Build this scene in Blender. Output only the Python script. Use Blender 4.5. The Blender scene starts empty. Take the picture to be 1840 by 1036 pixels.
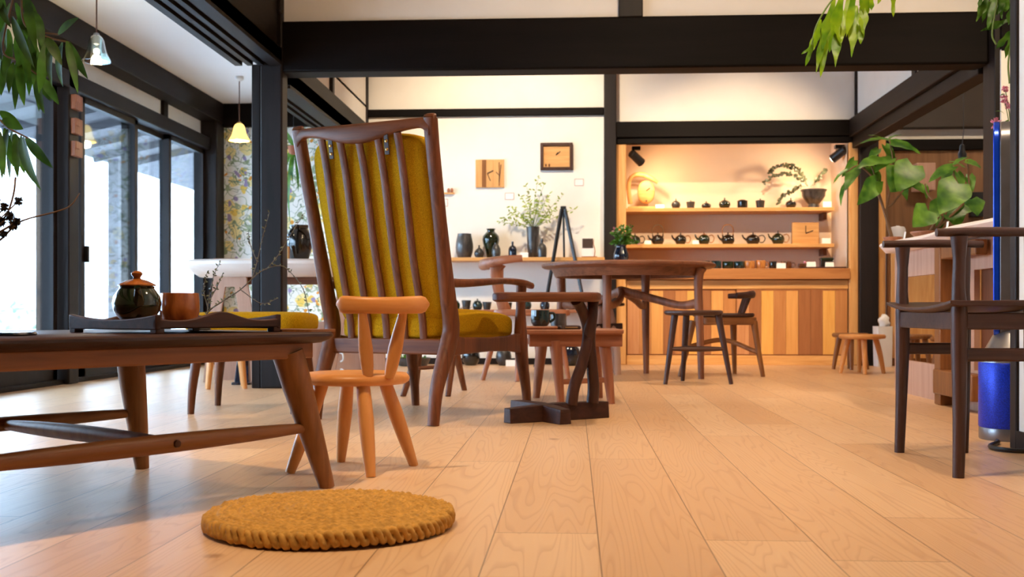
import bpy, math, random
from mathutils import Vector, Matrix
random.seed(7)
PI = math.pi
SC = bpy.context.scene
COL = SC.collection

# ------------------------------------------------------------------ camera
CAM_H = 0.42
TH = math.radians(3.2)
CT, ST = math.cos(TH), math.sin(TH)
FPX, CX, HY = 2000.0, 920.0, 560.0
cam = bpy.data.cameras.new('camera')
cam.sensor_width = 36.0
cam.lens = 36.0 * FPX / 1840.0
cam.shift_y = (HY - 518.0) / 1840.0
cam.clip_start = 0.05
cam.dof.use_dof = True
cam.dof.focus_distance = 3.1
cam.dof.aperture_fstop = 6.5
camo = bpy.data.objects.new('camera', cam)
camo.location = (0, 0, CAM_H)
camo.rotation_euler = (PI / 2, 0, TH)
COL.objects.link(camo)
SC.camera = camo

# ------------------------------------------------------------------ exposure
SC.view_settings.view_transform = 'Standard'
SC.view_settings.look = 'None'
SC.view_settings.exposure = 0.72
SC.view_settings.gamma = 1.0
SC.view_settings.use_curve_mapping = False

# ------------------------------------------------------------------ sky
W = bpy.data.worlds.new('overcast_sky')
SC.world = W
W.use_nodes = True
wn = W.node_tree.nodes
wn['Background'].inputs[0].default_value = (0.68, 0.83, 1.0, 1)
wn['Background'].inputs[1].default_value = 10.0

# ------------------------------------------------------------------ lamps
def spot(name, loc, target, power, color, angle=70, blend=0.6, size=0.06):
    l = bpy.data.lights.new(name, 'SPOT')
    l.energy = power; l.color = color; l.spot_size = math.radians(angle); l.spot_blend = blend
    l.shadow_soft_size = size
    o = bpy.data.objects.new(name, l)
    o.location = loc
    d = Vector(target) - Vector(loc)
    o.rotation_euler = d.to_track_quat('-Z', 'Y').to_euler()
    COL.objects.link(o)
    return o
WARM = (1.0, 0.76, 0.50)
WARM0 = (1.0, 0.72, 0.42)
WARM2 = (1.0, 0.82, 0.60)
spot('ceiling_spot_table', (-0.88, 1.8, 2.75), (-0.40, 2.2, 0), 135, WARM0, 100, 0.8, 0.05)
spot('ceiling_spot_middle', (0.9, 2.6, 2.75), (0.7, 3.6, 0), 76, WARM, 110, 0.8, 0.05)
spot('ceiling_spot_lounge', (0.2, 4.6, 2.75), (0.1, 4.9, 0), 80, WARM, 110, 0.8, 0.05)
spot('ceiling_spot_dining', (1.2, 6.8, 2.75), (1.1, 7.4, 0), 90, WARM, 100, 0.8, 0.06)
spot('ceiling_spot_gallery', (-0.5, 7.0, 2.75), (-0.5, 8.9, 1.3), 150, WARM2, 90, 0.8, 0.06)
spot('ceiling_spot_alcove', (1.28, 6.4, 2.68), (1.28, 9.3, 1.0), 220, WARM, 50, 0.7, 0.04)
spot('fill_spot_upper_wall', (0.7, 3.9, 2.6), (0.7, 6.06, 2.25), 62, WARM, 120, 0.9, 0.06)  # added fill, stands in for bounce on the plaster over the beam
spot('ceiling_spot_fern', (0.6, 2.4, 2.7), (1.3, 4.1, 1.5), 40, WARM2, 40, 0.6, 0.05)
spot('ceiling_spot_counter', (2.4, 4.6, 2.7), (1.9, 5.6, 0.8), 70, WARM, 90, 0.8, 0.05)
spot('ceiling_spot_kitchen', (3.2, 7.6, 2.7), (3.0, 9.0, 1.0), 45, WARM, 110, 0.8, 0.06)

# ------------------------------------------------------------------ helpers
def c2w(xc, d):
    return (xc * CT - d * ST, xc * ST + d * CT)
def px(p, d):                      # image column at camera depth d -> sideways offset
    return (p - CX) / FPX * d
def pz(y, d):                      # image row at camera depth d -> height
    return CAM_H + (HY - y) / FPX * d
def onY(p, Y):                     # image column on the plane Y -> X
    k = (p - CX) / FPX
    return Y * (k * CT - ST) / (k * ST + CT)
def dep(p, Y):
    k = (p - CX) / FPX
    return Y / (k * ST + CT)
def zY(p, y, Y):
    return CAM_H + (HY - y) / FPX * dep(p, Y)
def wpt(p, y, d):
    X, Y = c2w(px(p, d), d)
    return Vector((X, Y, pz(y, d)))

def lin(v):
    v /= 255.0
    return v / 12.92 if v <= 0.04045 else ((v + 0.055) / 1.055) ** 2.4
def rgb(r, g, b):
    return (lin(r), lin(g), lin(b), 1.0)

class MB:
    def __init__(s):
        s.v = []; s.f = []
    def add(s, vs, fs):
        n = len(s.v)
        s.v += [tuple(v) for v in vs]
        s.f += [tuple(i + n for i in f) for f in fs]
        return s
    def box(s, x0, x1, y0, y1, z0, z1):
        vs = [(x, y, z) for z in (z0, z1) for y in (y0, y1) for x in (x0, x1)]
        return s.add(vs, [(0, 2, 3, 1), (4, 5, 7, 6), (0, 1, 5, 4), (2, 6, 7, 3), (0, 4, 6, 2), (1, 3, 7, 5)])
    def cbox(s, c, size, rz=0.0, M=None):
        hx, hy, hz = size[0] / 2, size[1] / 2, size[2] / 2
        R = Matrix.Rotation(rz, 3, 'Z') if M is None else M
        vs = [Vector(c) + R @ Vector((x, y, z)) for z in (-hz, hz) for y in (-hy, hy) for x in (-hx, hx)]
        return s.add(vs, [(0, 2, 3, 1), (4, 5, 7, 6), (0, 1, 5, 4), (2, 6, 7, 3), (0, 4, 6, 2), (1, 3, 7, 5)])
    def bar(s, a, b, w, h, ref=(0, 0, 1)):
        return s.tube([a, b], [(w / 2 * 1.414, h / 2 * 1.414)] * 2, 4, ref, rot=PI / 4)
    def rings(s, rs, cap=True, closed=True):
        n = len(rs[0]); b = len(s.v)
        for r in rs:
            s.v += [tuple(p) for p in r]
        for i in range(len(rs) - 1):
            for j in range(n if closed else n - 1):
                k = (j + 1) % n
                s.f.append((b + i * n + j, b + i * n + k, b + (i + 1) * n + k, b + (i + 1) * n + j))
        if cap:
            s.f.append(tuple(b + j for j in reversed(range(n))))
            s.f.append(tuple(b + (len(rs) - 1) * n + j for j in range(n)))
        return s
    def tube(s, pts, rad, seg=10, ref=(0, 0, 1), sq=2.0, rot=0.0, cap=True):
        pts = [Vector(p) for p in pts]
        if not isinstance(rad, (list, tuple)):
            rad = [rad] * len(pts)
        ref = Vector(ref); rs = []
        last = None
        for i, p in enumerate(pts):
            t = (pts[min(i + 1, len(pts) - 1)] - pts[max(i - 1, 0)]).normalized()
            if last is None:
                sd = t.cross(ref)
                if sd.length < 1e-3:
                    sd = t.cross(Vector((1, 0, 0)))
            else:
                sd = last - t * last.dot(t)
            sd.normalize(); last = sd
            up = sd.cross(t)
            r = rad[i]
            ra, rb = r if isinstance(r, (list, tuple)) else (r, r)
            ring = []
            for j in range(seg):
                a = 2 * PI * j / seg + rot
                ca, sa = math.cos(a), math.sin(a)
                if sq != 2.0:
                    ca = math.copysign(abs(ca) ** (2 / sq), ca); sa = math.copysign(abs(sa) ** (2 / sq), sa)
                ring.append(p + sd * (ra * ca) + up * (rb * sa))
            rs.append(ring)
        return s.rings(rs, cap)
    def lathe(s, prof, seg=24, c=(0, 0, 0), cap=True):
        rs = [[(c[0] + r * math.cos(2 * PI * j / seg), c[1] + r * math.sin(2 * PI * j / seg), c[2] + z) for j in range(seg)] for r, z in prof]
        return s.rings(rs, cap)
    def prism(s, poly, z0, z1):
        n = len(poly)
        vs = [(x, y, z0) for x, y in poly] + [(x, y, z1) for x, y in poly]
        fs = [tuple(reversed(range(n))), tuple(range(n, 2 * n))] + [(i, (i + 1) % n, n + (i + 1) % n, n + i) for i in range(n)]
        return s.add(vs, fs)
    def slab(s, outline, prof):
        """outline: list of (x,y) about its own centre; prof: list of (inset, z)"""
        n = len(outline); rs = []
        nr = []
        for i in range(n):
            a = Vector(outline[i - 1]); b = Vector(outline[(i + 1) % n])
            t = (b - a).normalized(); nr.append(Vector((-t.y, t.x)))
        for ins, z in prof:
            rs.append([(outline[i][0] + nr[i].x * ins, outline[i][1] + nr[i].y * ins, z) for i in range(n)])
        return s.rings(rs)
    def superq(s, c, sz, e=0.4, e2=None, nu=20, nv=40):
        e2 = e if e2 is None else e2
        def sp(v, ex): return math.copysign(abs(v) ** ex, v)
        rs = []
        for i in range(1, nu):
            u = -PI / 2 + PI * i / nu
            rs.append([(c[0] + sz[0] * sp(math.cos(u), e) * sp(math.cos(2 * PI * j / nv), e2),
                        c[1] + sz[1] * sp(math.cos(u), e) * sp(math.sin(2 * PI * j / nv), e2),
                        c[2] + sz[2] * sp(math.sin(u), e)) for j in range(nv)])
        return s.rings(rs)
    def map(s, fn):
        s.v = [tuple(fn(*v)) for v in s.v]; return s
    def leaf(s, base, tip, w, nrm, kind='lance', n=8, fold=0.18, droop=0.0, wav=0.0):
        base, tip = Vector(base), Vector(tip)
        ax = tip - base; L = ax.length; t = ax.normalized()
        nrm = Vector(nrm); nrm = (nrm - t * nrm.dot(t)).normalized()
        sd = t.cross(nrm)
        vs = []
        for i in range(n + 1):
            u = i / n
            if kind == 'lance': ww = math.sin(PI * min(1, u * 0.96 + 0.04)) ** 0.75 * (1.1 - 0.35 * u)
            elif kind == 'heart': ww = max(0, 1 - u ** 1.6) ** 0.85 * (0.55 + 0.9 * min(1, u * 4 + 0.15)) * 0.78
            else: ww = math.sin(PI * min(1, u * .93 + .07)) ** 0.5
            if wav and kind == 'lance': ww *= 1 + .28 * math.sin(u * 11 + L * 70)
            if u >= 0.999: ww = 0.02
            hw = w / 2 * ww
            m = base + ax * u + nrm * (droop * L * math.sin(PI * u)) 
            wv = wav * w * math.sin(u * 17 + L * 300)
            back = t * (-0.12 * L * (1 - u) ** 6) if kind == 'heart' else Vector((0, 0, 0))
            vs += [m - sd * hw + nrm * (fold * hw + wv) + back, m, m + sd * hw + nrm * (fold * hw - wv) + back]
        fs = []
        for i in range(n):
            a = i * 3
            fs += [(a, a + 1, a + 4, a + 3), (a + 1, a + 2, a + 5, a + 4)]
        return s.add(vs, fs)

def obj(name, mb, mat, parent=None, smooth=True, bevel=0.0, sub=0, angle=38, thick=0.0):
    me = bpy.data.meshes.new(name)
    me.from_pydata(mb.v, [], mb.f)
    me.validate()
    me.materials.append(mat)
    if smooth:
        me.polygons.foreach_set('use_smooth', [True] * len(me.polygons))
        me.set_sharp_from_angle(angle=math.radians(angle))
    me.update()
    o = bpy.data.objects.new(name, me)
    COL.objects.link(o)
    if parent: o.parent = parent
    if thick:
        m = o.modifiers.new('thickness', 'SOLIDIFY'); m.thickness = thick; m.offset = 0
    if bevel:
        m = o.modifiers.new('bevel', 'BEVEL'); m.width = bevel; m.segments = 3; m.limit_method = 'ANGLE'; m.angle_limit = math.radians(40)
    if sub:
        m = o.modifiers.new('subdivision', 'SUBSURF'); m.levels = sub; m.render_levels = sub
    return o

def tag(o, label, cat, group=None):
    o['label'] = label; o['category'] = cat
    if group: o['group'] = group
    return o
def thing(name, label, cat, xc, d, z=0.0, rot=0.0, group=None):      # placed in camera-aligned coordinates
    o = bpy.data.objects.new(name, None); COL.objects.link(o)
    X, Y = c2w(xc, d)
    o.location = (X, Y, z); o.rotation_euler = (0, 0, TH + rot); o.empty_display_size = 0.05
    return tag(o, label, cat, group)
def thingw(name, label, cat, loc, rot=0.0, group=None):              # placed in room coordinates
    o = bpy.data.objects.new(name, None); COL.objects.link(o)
    o.location = loc; o.rotation_euler = (0, 0, rot); o.empty_display_size = 0.05
    return tag(o, label, cat, group)
def struct(name, mb, mat, parent=None, **k):
    k.setdefault('smooth', False)
    o = obj(name, mb, mat, parent, **k)
    if parent is None: o['kind'] = 'structure'
    return o
def dup(root, loc, rotz, label, group=None):
    r = root.copy(); COL.objects.link(r); r.location = loc; r.rotation_euler = (0, 0, rotz)
    r['label'] = label
    if group: r['group'] = group
    for ch in list(root.children):
        c = ch.copy(); COL.objects.link(c); c.parent = r
        for g in list(ch.children):
            e = g.copy(); COL.objects.link(e); e.parent = c
    return r

# ------------------------------------------------------------------ materials
def newmat(name):
    m = bpy.data.materials.new(name); m.use_nodes = True
    nt = m.node_tree
    return m, nt, nt.nodes['Principled BSDF']
def N(nt, t, **kw):
    n = nt.nodes.new(t)
    for k, v in kw.items(): setattr(n, k, v)
    return n
def ramp(nt, stops):
    r = nt.nodes.new('ShaderNodeValToRGB')
    el = r.color_ramp.elements
    while len(el) < len(stops): el.new(0.5)
    for e, (p, c) in zip(el, stops):
        e.position = p; e.color = c
    return r
def math_n(nt, op, a, b=None, c=None):
    n = nt.nodes.new('ShaderNodeMath'); n.operation = op
    for i, v in enumerate((a, b, c)):
        if v is None: continue
        if isinstance(v, (int, float)): n.inputs[i].default_value = v
        else: nt.links.new(v, n.inputs[i])
    return n.outputs[0]

def wood(name, dark, light, axis='z', rough=0.42, scale=1.0, spec=0.3, contrast=1.0):
    m, nt, b = newmat(name)
    tc = N(nt, 'ShaderNodeTexCoord'); mp = N(nt, 'ShaderNodeMapping')
    s = {'x': (1.6, 26, 26), 'y': (26, 1.6, 26), 'z': (26, 26, 1.6)}[axis]
    mp.inputs['Scale'].default_value = tuple(v * scale for v in s)
    nz = N(nt, 'ShaderNodeTexNoise'); nz.inputs['Scale'].default_value = 1.6; nz.inputs['Detail'].default_value = 7; nz.inputs['Roughness'].default_value = 0.62; nz.inputs['Distortion'].default_value = 0.7
    L = nt.links.new
    L(tc.outputs['Object'], mp.inputs[0]); L(mp.outputs[0], nz.inputs['Vector'])
    mid = tuple((a + c) / 2 for a, c in zip(dark, light))
    w = 0.22 / contrast
    r = ramp(nt, [(0.5 - w, dark), (0.5, mid), (0.5 + w, light)])
    L(nz.outputs['Fac'], r.inputs[0]); L(r.outputs[0], b.inputs['Base Color'])
    b.inputs['Roughness'].default_value = rough
    b.inputs['Specular IOR Level'].default_value = spec
    bm = N(nt, 'ShaderNodeBump'); bm.inputs['Strength'].default_value = 0.12; bm.inputs['Distance'].default_value = 0.002
    L(nz.outputs['Fac'], bm.inputs['Height']); L(bm.outputs[0], b.inputs['Normal'])
    return m
def plain(name, col, rough=0.5, metal=0.0, spec=0.5, var=0.08, nscale=18, bump=0.0, coat=0.0):
    m, nt, b = newmat(name)
    tc = N(nt, 'ShaderNodeTexCoord'); nz = N(nt, 'ShaderNodeTexNoise')
    nz.inputs['Scale'].default_value = nscale; nz.inputs['Detail'].default_value = 5
    L = nt.links.new
    L(tc.outputs['Object'], nz.inputs['Vector'])
    lo = tuple(max(0, v * (1 - var)) for v in col[:3]) + (1,); hi = tuple(min(1, v * (1 + var)) for v in col[:3]) + (1,)
    r = ramp(nt, [(0.3, lo), (0.7, hi)])
    L(nz.outputs['Fac'], r.inputs[0]); L(r.outputs[0], b.inputs['Base Color'])
    b.inputs['Roughness'].default_value = rough; b.inputs['Metallic'].default_value = metal
    b.inputs['Specular IOR Level'].default_value = spec
    if coat: b.inputs['Coat Weight'].default_value = coat; b.inputs['Coat Roughness'].default_value = 0.05
    if bump:
        bm = N(nt, 'ShaderNodeBump'); bm.inputs['Strength'].default_value = bump; bm.inputs['Distance'].default_value = 0.003
        L(nz.outputs['Fac'], bm.inputs['Height']); L(bm.outputs[0], b.inputs['Normal'])
    return m
def glaze(name, c1, c2, rough=0.12):
    return_m, nt, b = newmat(name)
    tc = N(nt, 'ShaderNodeTexCoord'); mp = N(nt, 'ShaderNodeMapping'); mp.inputs['Scale'].default_value = (30, 30, 9)
    nz = N(nt, 'ShaderNodeTexNoise'); nz.inputs['Scale'].default_value = 1.5; nz.inputs['Detail'].default_value = 4; nz.inputs['Distortion'].default_value = 0.6
    L = nt.links.new
    L(tc.outputs['Object'], mp.inputs[0]); L(mp.outputs[0], nz.inputs['Vector'])
    r = ramp(nt, [(0.36, c1), (0.66, c2)]); L(nz.outputs['Fac'], r.inputs[0]); L(r.outputs[0], b.inputs['Base Color'])
    b.inputs['Roughness'].default_value = rough; b.inputs['Coat Weight'].default_value = 0.5; b.inputs['Coat Roughness'].default_value = 0.04
    return return_m
def fabric(name, c1, c2):
    m, nt, b = newmat(name)
    L = nt.links.new
    tc = N(nt, 'ShaderNodeTexCoord')
    outs = []
    for sc in ((1500, 240, 240), (240, 240, 1500), (240, 1500, 240)):
        mp = N(nt, 'ShaderNodeMapping'); mp.inputs['Scale'].default_value = sc
        nz = N(nt, 'ShaderNodeTexNoise'); nz.inputs['Scale'].default_value = 1.0; nz.inputs['Detail'].default_value = 2
        L(tc.outputs['Object'], mp.inputs[0]); L(mp.outputs[0], nz.inputs['Vector']); outs.append(nz.outputs['Fac'])
    f = math_n(nt, 'ADD', math_n(nt, 'ADD', outs[0], outs[1]), outs[2])
    f = math_n(nt, 'MULTIPLY', f, 0.3333)
    r = ramp(nt, [(0.38, c1), (0.62, c2)]); L(f, r.inputs[0]); L(r.outputs[0], b.inputs['Base Color'])
    b.inputs['Roughness'].default_value = 0.9; b.inputs['Specular IOR Level'].default_value = 0.04
    b.inputs['Sheen Weight'].default_value = 0.0
    bm = N(nt, 'ShaderNodeBump'); bm.inputs['Strength'].default_value = 0.6; bm.inputs['Distance'].default_value = 0.004
    L(f, bm.inputs['Height']); L(bm.outputs[0], b.inputs['Normal'])
    return m
def leafmat(name, c1, c2, trans=0.35, rough=0.38):
    m, nt, b = newmat(name)
    L = nt.links.new
    tc = N(nt, 'ShaderNodeTexCoord'); nz = N(nt, 'ShaderNodeTexNoise'); nz.inputs['Scale'].default_value = 14
    L(tc.outputs['Object'], nz.inputs['Vector'])
    r = ramp(nt, [(0.35, c1), (0.65, c2)]); L(nz.outputs['Fac'], r.inputs[0]); L(r.outputs[0], b.inputs['Base Color'])
    b.inputs['Roughness'].default_value = rough
    tr = N(nt, 'ShaderNodeBsdfTranslucent'); L(r.outputs[0], tr.inputs['Color'])
    mx = N(nt, 'ShaderNodeMixShader'); mx.inputs[0].default_value = trans
    L(b.outputs[0], mx.inputs[1]); L(tr.outputs[0], mx.inputs[2]); L(mx.outputs[0], nt.nodes['Material Output'].inputs['Surface'])
    return m
def glass(name, tint=(1, 1, 1, 1), refl=0.07):
    m, nt, b = newmat(name)
    nt.nodes.remove(b); L = nt.links.new
    tr = N(nt, 'ShaderNodeBsdfTransparent'); tr.inputs[0].default_value = tint
    gl = N(nt, 'ShaderNodeBsdfGlossy'); gl.inputs['Roughness'].default_value = 0.02
    lw = N(nt, 'ShaderNodeLayerWeight'); lw.inputs['Blend'].default_value = 0.12
    f = math_n(nt, 'ADD', math_n(nt, 'MULTIPLY', lw.outputs['Fresnel'], 0.6), refl)
    mx = N(nt, 'ShaderNodeMixShader'); L(f, mx.inputs[0]); L(tr.outputs[0], mx.inputs[1]); L(gl.outputs[0], mx.inputs[2])
    L(mx.outputs[0], nt.nodes['Material Output'].inputs['Surface'])
    return m
def emit(name, col, strength):
    m, nt, b = newmat(name)
    b.inputs['Base Color'].default_value = col; b.inputs['Emission Color'].default_value = col; b.inputs['Emission Strength'].default_value = strength
    return m

def floor_mat():
    m, nt, b = newmat('cedar_floor_boards'); L = nt.links.new
    tc = N(nt, 'ShaderNodeTexCoord'); sp = N(nt, 'ShaderNodeSeparateXYZ'); L(tc.outputs['Object'], sp.inputs[0])
    BW = 0.196
    xs = math_n(nt, 'DIVIDE', math_n(nt, 'ADD', sp.outputs[0], 20 * BW - 0.043), BW)
    idx = math_n(nt, 'FLOOR', xs); fx = math_n(nt, 'FRACT', xs)
    w1 = N(nt, 'ShaderNodeTexWhiteNoise', noise_dimensions='1D'); L(idx, w1.inputs['W'])
    ys = math_n(nt, 'DIVIDE', math_n(nt, 'ADD', math_n(nt, 'ADD', sp.outputs[1], 12.0), math_n(nt, 'MULTIPLY', w1.outputs['Value'], 3.6)), 1.9)
    idy = math_n(nt, 'FLOOR', ys); fy = math_n(nt, 'FRACT', ys)
    cb = N(nt, 'ShaderNodeCombineXYZ'); L(idx, cb.inputs[0]); L(idy, cb.inputs[1])
    w2 = N(nt, 'ShaderNodeTexWhiteNoise', noise_dimensions='2D'); L(cb.outputs[0], w2.inputs['Vector'])
    # grain coordinates, shifted per board
    gx = math_n(nt, 'ADD', sp.outputs[0], math_n(nt, 'MULTIPLY', w2.outputs['Value'], 37.0))
    gv = N(nt, 'ShaderNodeCombineXYZ'); L(math_n(nt, 'MULTIPLY', gx, 7.0), gv.inputs[0]); L(math_n(nt, 'MULTIPLY', sp.outputs[1], 0.45), gv.inputs[1]); L(idy, gv.inputs[2])
    n1 = N(nt, 'ShaderNodeTexNoise'); n1.inputs['Scale'].default_value = 1.0; n1.inputs['Detail'].default_value = 2; n1.inputs['Distortion'].default_value = 0.05
    L(gv.outputs[0], n1.inputs['Vector'])
    rings = math_n(nt, 'FRACT', math_n(nt, 'MULTIPLY', n1.outputs['Fac'], 32.0))
    rg = ramp(nt, [(0.0, (0.15, 0.15, 0.15, 1)), (0.62, (0.0, 0, 0, 1)), (0.93, (1, 1, 1, 1)), (1.0, (0.15, 0.15, 0.15, 1))]); L(rings, rg.inputs[0])
    fv = N(nt, 'ShaderNodeCombineXYZ'); L(math_n(nt, 'MULTIPLY', gx, 110.0), fv.inputs[0]); L(math_n(nt, 'MULTIPLY', sp.outputs[1], 2.5), fv.inputs[1])
    n2 = N(nt, 'ShaderNodeTexNoise'); n2.inputs['Scale'].default_value = 1.0; n2.inputs['Detail'].default_value = 4; L(fv.outputs[0], n2.inputs['Vector'])
    # knots
    kv = N(nt, 'ShaderNodeCombineXYZ'); L(math_n(nt, 'MULTIPLY', gx, 3.4), kv.inputs[0]); L(math_n(nt, 'MULTIPLY', sp.outputs[1], 3.1), kv.inputs[1])
    vo = N(nt, 'ShaderNodeTexVoronoi'); vo.inputs['Scale'].default_value = 1.0; L(kv.outputs[0], vo.inputs['Vector'])
    kn = ramp(nt, [(0.03, (1, 1, 1, 1)), (0.085, (0, 0, 0, 1))]); L(vo.outputs['Distance'], kn.inputs[0])
    sv = N(nt, 'ShaderNodeSeparateXYZ'); L(vo.outputs['Color'], sv.inputs[0])
    knm = math_n(nt, 'MULTIPLY', kn.outputs[0], math_n(nt, 'GREATER_THAN', sv.outputs[0], 0.55))
    base = ramp(nt, [(0.0, rgb(200, 156, 114)), (0.5, rgb(214, 173, 130)), (1.0, rgb(224, 188, 148))])
    tone = math_n(nt, 'ADD', math_n(nt, 'MULTIPLY', w2.outputs['Value'], 0.55), math_n(nt, 'MULTIPLY', n2.outputs['Fac'], 0.45))
    L(tone, base.inputs[0])
    mx1 = N(nt, 'ShaderNodeMix', data_type='RGBA'); mx1.inputs[7].default_value = rgb(166, 110, 64)
    L(math_n(nt, 'MULTIPLY', rg.outputs[0], 0.34), mx1.inputs[0]); L(base.outputs[0], mx1.inputs[6])
    mx2 = N(nt, 'ShaderNodeMix', data_type='RGBA'); mx2.inputs[7].default_value = rgb(120, 70, 38)
    L(math_n(nt, 'MULTIPLY', knm, 0.7), mx2.inputs[0]); L(mx1.outputs[2], mx2.inputs[6])
    e1 = math_n(nt, 'LESS_THAN', fx, 0.013); e2 = math_n(nt, 'LESS_THAN', fy, 0.0016)
    seam = math_n(nt, 'MAXIMUM', e1, e2)
    mx3 = N(nt, 'ShaderNodeMix', data_type='RGBA'); mx3.inputs[7].default_value = rgb(84, 52, 34)
    L(math_n(nt, 'MULTIPLY', seam, 0.65), mx3.inputs[0]); L(mx2.outputs[2], mx3.inputs[6])
    L(mx3.outputs[2], b.inputs['Base Color'])
    rr = math_n(nt, 'ADD', math_n(nt, 'MULTIPLY', n2.outputs['Fac'], 0.16), 0.30)
    L(rr, b.inputs['Roughness']); b.inputs['Specular IOR Level'].default_value = 0.6
    h = math_n(nt, 'SUBTRACT', math_n(nt, 'MULTIPLY', n2.outputs['Fac'], 0.25), math_n(nt, 'ADD', math_n(nt, 'MULTIPLY', seam, 1.0), math_n(nt, 'MULTIPLY', rg.outputs[0], 0.12)))
    bm = N(nt, 'ShaderNodeBump'); bm.inputs['Strength'].default_value = 0.35; bm.inputs['Distance'].default_value = 0.0015
    L(h, bm.inputs['Height']); L(bm.outputs[0], b.inputs['Normal'])
    return m

def wallpaper_mat():
    m, nt, b = newmat('floral_wallpaper'); L = nt.links.new
    tc = N(nt, 'ShaderNodeTexCoord'); sp = N(nt, 'ShaderNodeSeparateXYZ'); L(tc.outputs['Object'], sp.inputs[0])
    cv = N(nt, 'ShaderNodeCombineXYZ'); L(sp.outputs[0], cv.inputs[0]); L(sp.outputs[2], cv.inputs[1])
    dn = N(nt, 'ShaderNodeTexNoise'); dn.inputs['Scale'].default_value = 9; L(cv.outputs[0], dn.inputs['Vector'])
    vm = N(nt, 'ShaderNodeVectorMath', operation='MULTIPLY_ADD'); vm.inputs[1].default_value = (0.09, 0.09, 0); L(dn.outputs['Color'], vm.inputs[0]); L(cv.outputs[0], vm.inputs[2])
    base = rgb(232, 232, 226)
    cur = None
    def layer(prev, mask, col):
        mx = N(nt, 'ShaderNodeMix', data_type='RGBA'); mx.inputs[7].default_value = col
        if prev is None: mx.inputs[6].default_value = base
        else: L(prev, mx.inputs[6])
        L(mask, mx.inputs[0]); return mx.outputs[2]
    def dots(scale, off, rad, thr):
        mp = N(nt, 'ShaderNodeMapping'); mp.inputs['Location'].default_value = off; mp.inputs['Scale'].default_value = (scale,) * 3; L(vm.outputs[0], mp.inputs[0])
        v = N(nt, 'ShaderNodeTexVoronoi'); v.inputs['Scale'].default_value = 1; L(mp.outputs[0], v.inputs['Vector'])
        s3 = N(nt, 'ShaderNodeSeparateXYZ'); L(v.outputs['Color'], s3.inputs[0])
        return math_n(nt, 'MULTIPLY', math_n(nt, 'LESS_THAN', v.outputs['Distance'], rad), math_n(nt, 'GREATER_THAN', s3.outputs[0], thr))
    def vines(scale, off, wd):
        mp = N(nt, 'ShaderNodeMapping'); mp.inputs['Location'].default_value = off; mp.inputs['Scale'].default_value = (scale,) * 3; L(cv.outputs[0], mp.inputs[0])
        n = N(nt, 'ShaderNodeTexNoise'); n.inputs['Scale'].default_value = 1; n.inputs['Detail'].default_value = 1; n.inputs['Distortion'].default_value = 1.2; L(mp.outputs[0], n.inputs['Vector'])
        return math_n(nt, 'LESS_THAN', math_n(nt, 'ABSOLUTE', math_n(nt, 'SUBTRACT', n.outputs['Fac'], 0.5)), wd)
    cur = layer(cur, dots(7, (0, 0, 0), 0.40, 0.45), rgb(236, 220, 156))
    cur = layer(cur, dots(11, (3, 1, 0), 0.34, 0.6), rgb(230, 198, 96))
    cur = layer(cur, vines(7, (1, 5, 0), 0.020), rgb(158, 172, 138))
    cur = layer(cur, vines(12, (7, 2, 0), 0.016), rgb(116, 136, 112))
    cur = layer(cur, dots(16, (5, 8, 0), 0.28, 0.70), rgb(136, 152, 118))
    cur = layer(cur, dots(14, (9, 4, 0), 0.30, 0.84), rgb(150, 136, 176))
    cur = layer(cur, dots(20, (2, 7, 0), 0.30, 0.86), rgb(214, 146, 52))
    L(cur, b.inputs['Base Color']); b.inputs['Roughness'].default_value = 0.8
    return m

M = {}
M['floor'] = floor_mat()
M['plaster'] = plain('white_plaster', rgb(236, 230, 220), 0.85, spec=0.2, var=0.02, nscale=6)
M['alcove_plaster'] = plain('cream_plaster', rgb(236, 212, 186), 0.85, spec=0.2, var=0.02, nscale=6)
M['ceil'] = plain('ceiling_paint', rgb(232, 228, 226), 0.9, spec=0.1, var=0.01, nscale=3)
M['beam'] = wood('dark_stained_beam', rgb(9, 6, 5), rgb(20, 14, 12), 'x', 0.6, 0.5, 0.1)
M['beamy'] = wood('dark_stained_beam_along', rgb(15, 11, 10), rgb(32, 24, 21), 'y', 0.55, 0.5, 0.2)
M['post'] = wood('dark_stained_post', rgb(18, 14, 13), rgb(36, 27, 25), 'z', 0.5, 0.5, 0.25)
M['paper'] = wallpaper_mat()
M['midwalnut'] = wood('mid_walnut', rgb(98, 58, 38), rgb(152, 98, 68), 'z', 0.42)
M['midwalnut_x'] = wood('mid_walnut_x', rgb(98, 58, 38), rgb(150, 96, 66), 'x', 0.42)
M['walnut'] = wood('walnut', rgb(74, 38, 18), rgb(124, 71, 40), 'z', 0.4)
M['walnut_x'] = wood('walnut_x', rgb(78, 41, 21), rgb(128, 75, 43), 'x', 0.45)
M['darkwalnut'] = wood('dark_walnut', rgb(44, 25, 19), rgb(78, 46, 36), 'z', 0.38)
M['darkwalnut_x'] = wood('dark_walnut_x', rgb(40, 22, 17), rgb(76, 44, 33), 'x', 0.48)
M['greywalnut'] = wood('grey_walnut', rgb(48, 30, 25), rgb(82, 54, 44), 'z', 0.42)
M['greywalnut_x'] = wood('grey_walnut_x', rgb(50, 31, 25), rgb(84, 56, 45), 'x', 0.42)
M['cherry'] = wood('cherry_wood', rgb(134, 80, 54), rgb(174, 114, 82), 'z', 0.4)
M['cherry_x'] = wood('cherry_wood_x', rgb(136, 82, 56), rgb(176, 116, 84), 'x', 0.4)
M['maple'] = wood('light_cherry_wood', rgb(196, 128, 66), rgb(216, 152, 88), 'z', 0.38, contrast=0.7)
M['maple_x'] = wood('light_cherry_wood_x', rgb(196, 126, 64), rgb(218, 150, 86), 'x', 0.36, contrast=0.7)
M['oak'] = wood('oak_leg', rgb(114, 70, 34), rgb(150, 98, 54), 'z', 0.42)
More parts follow.
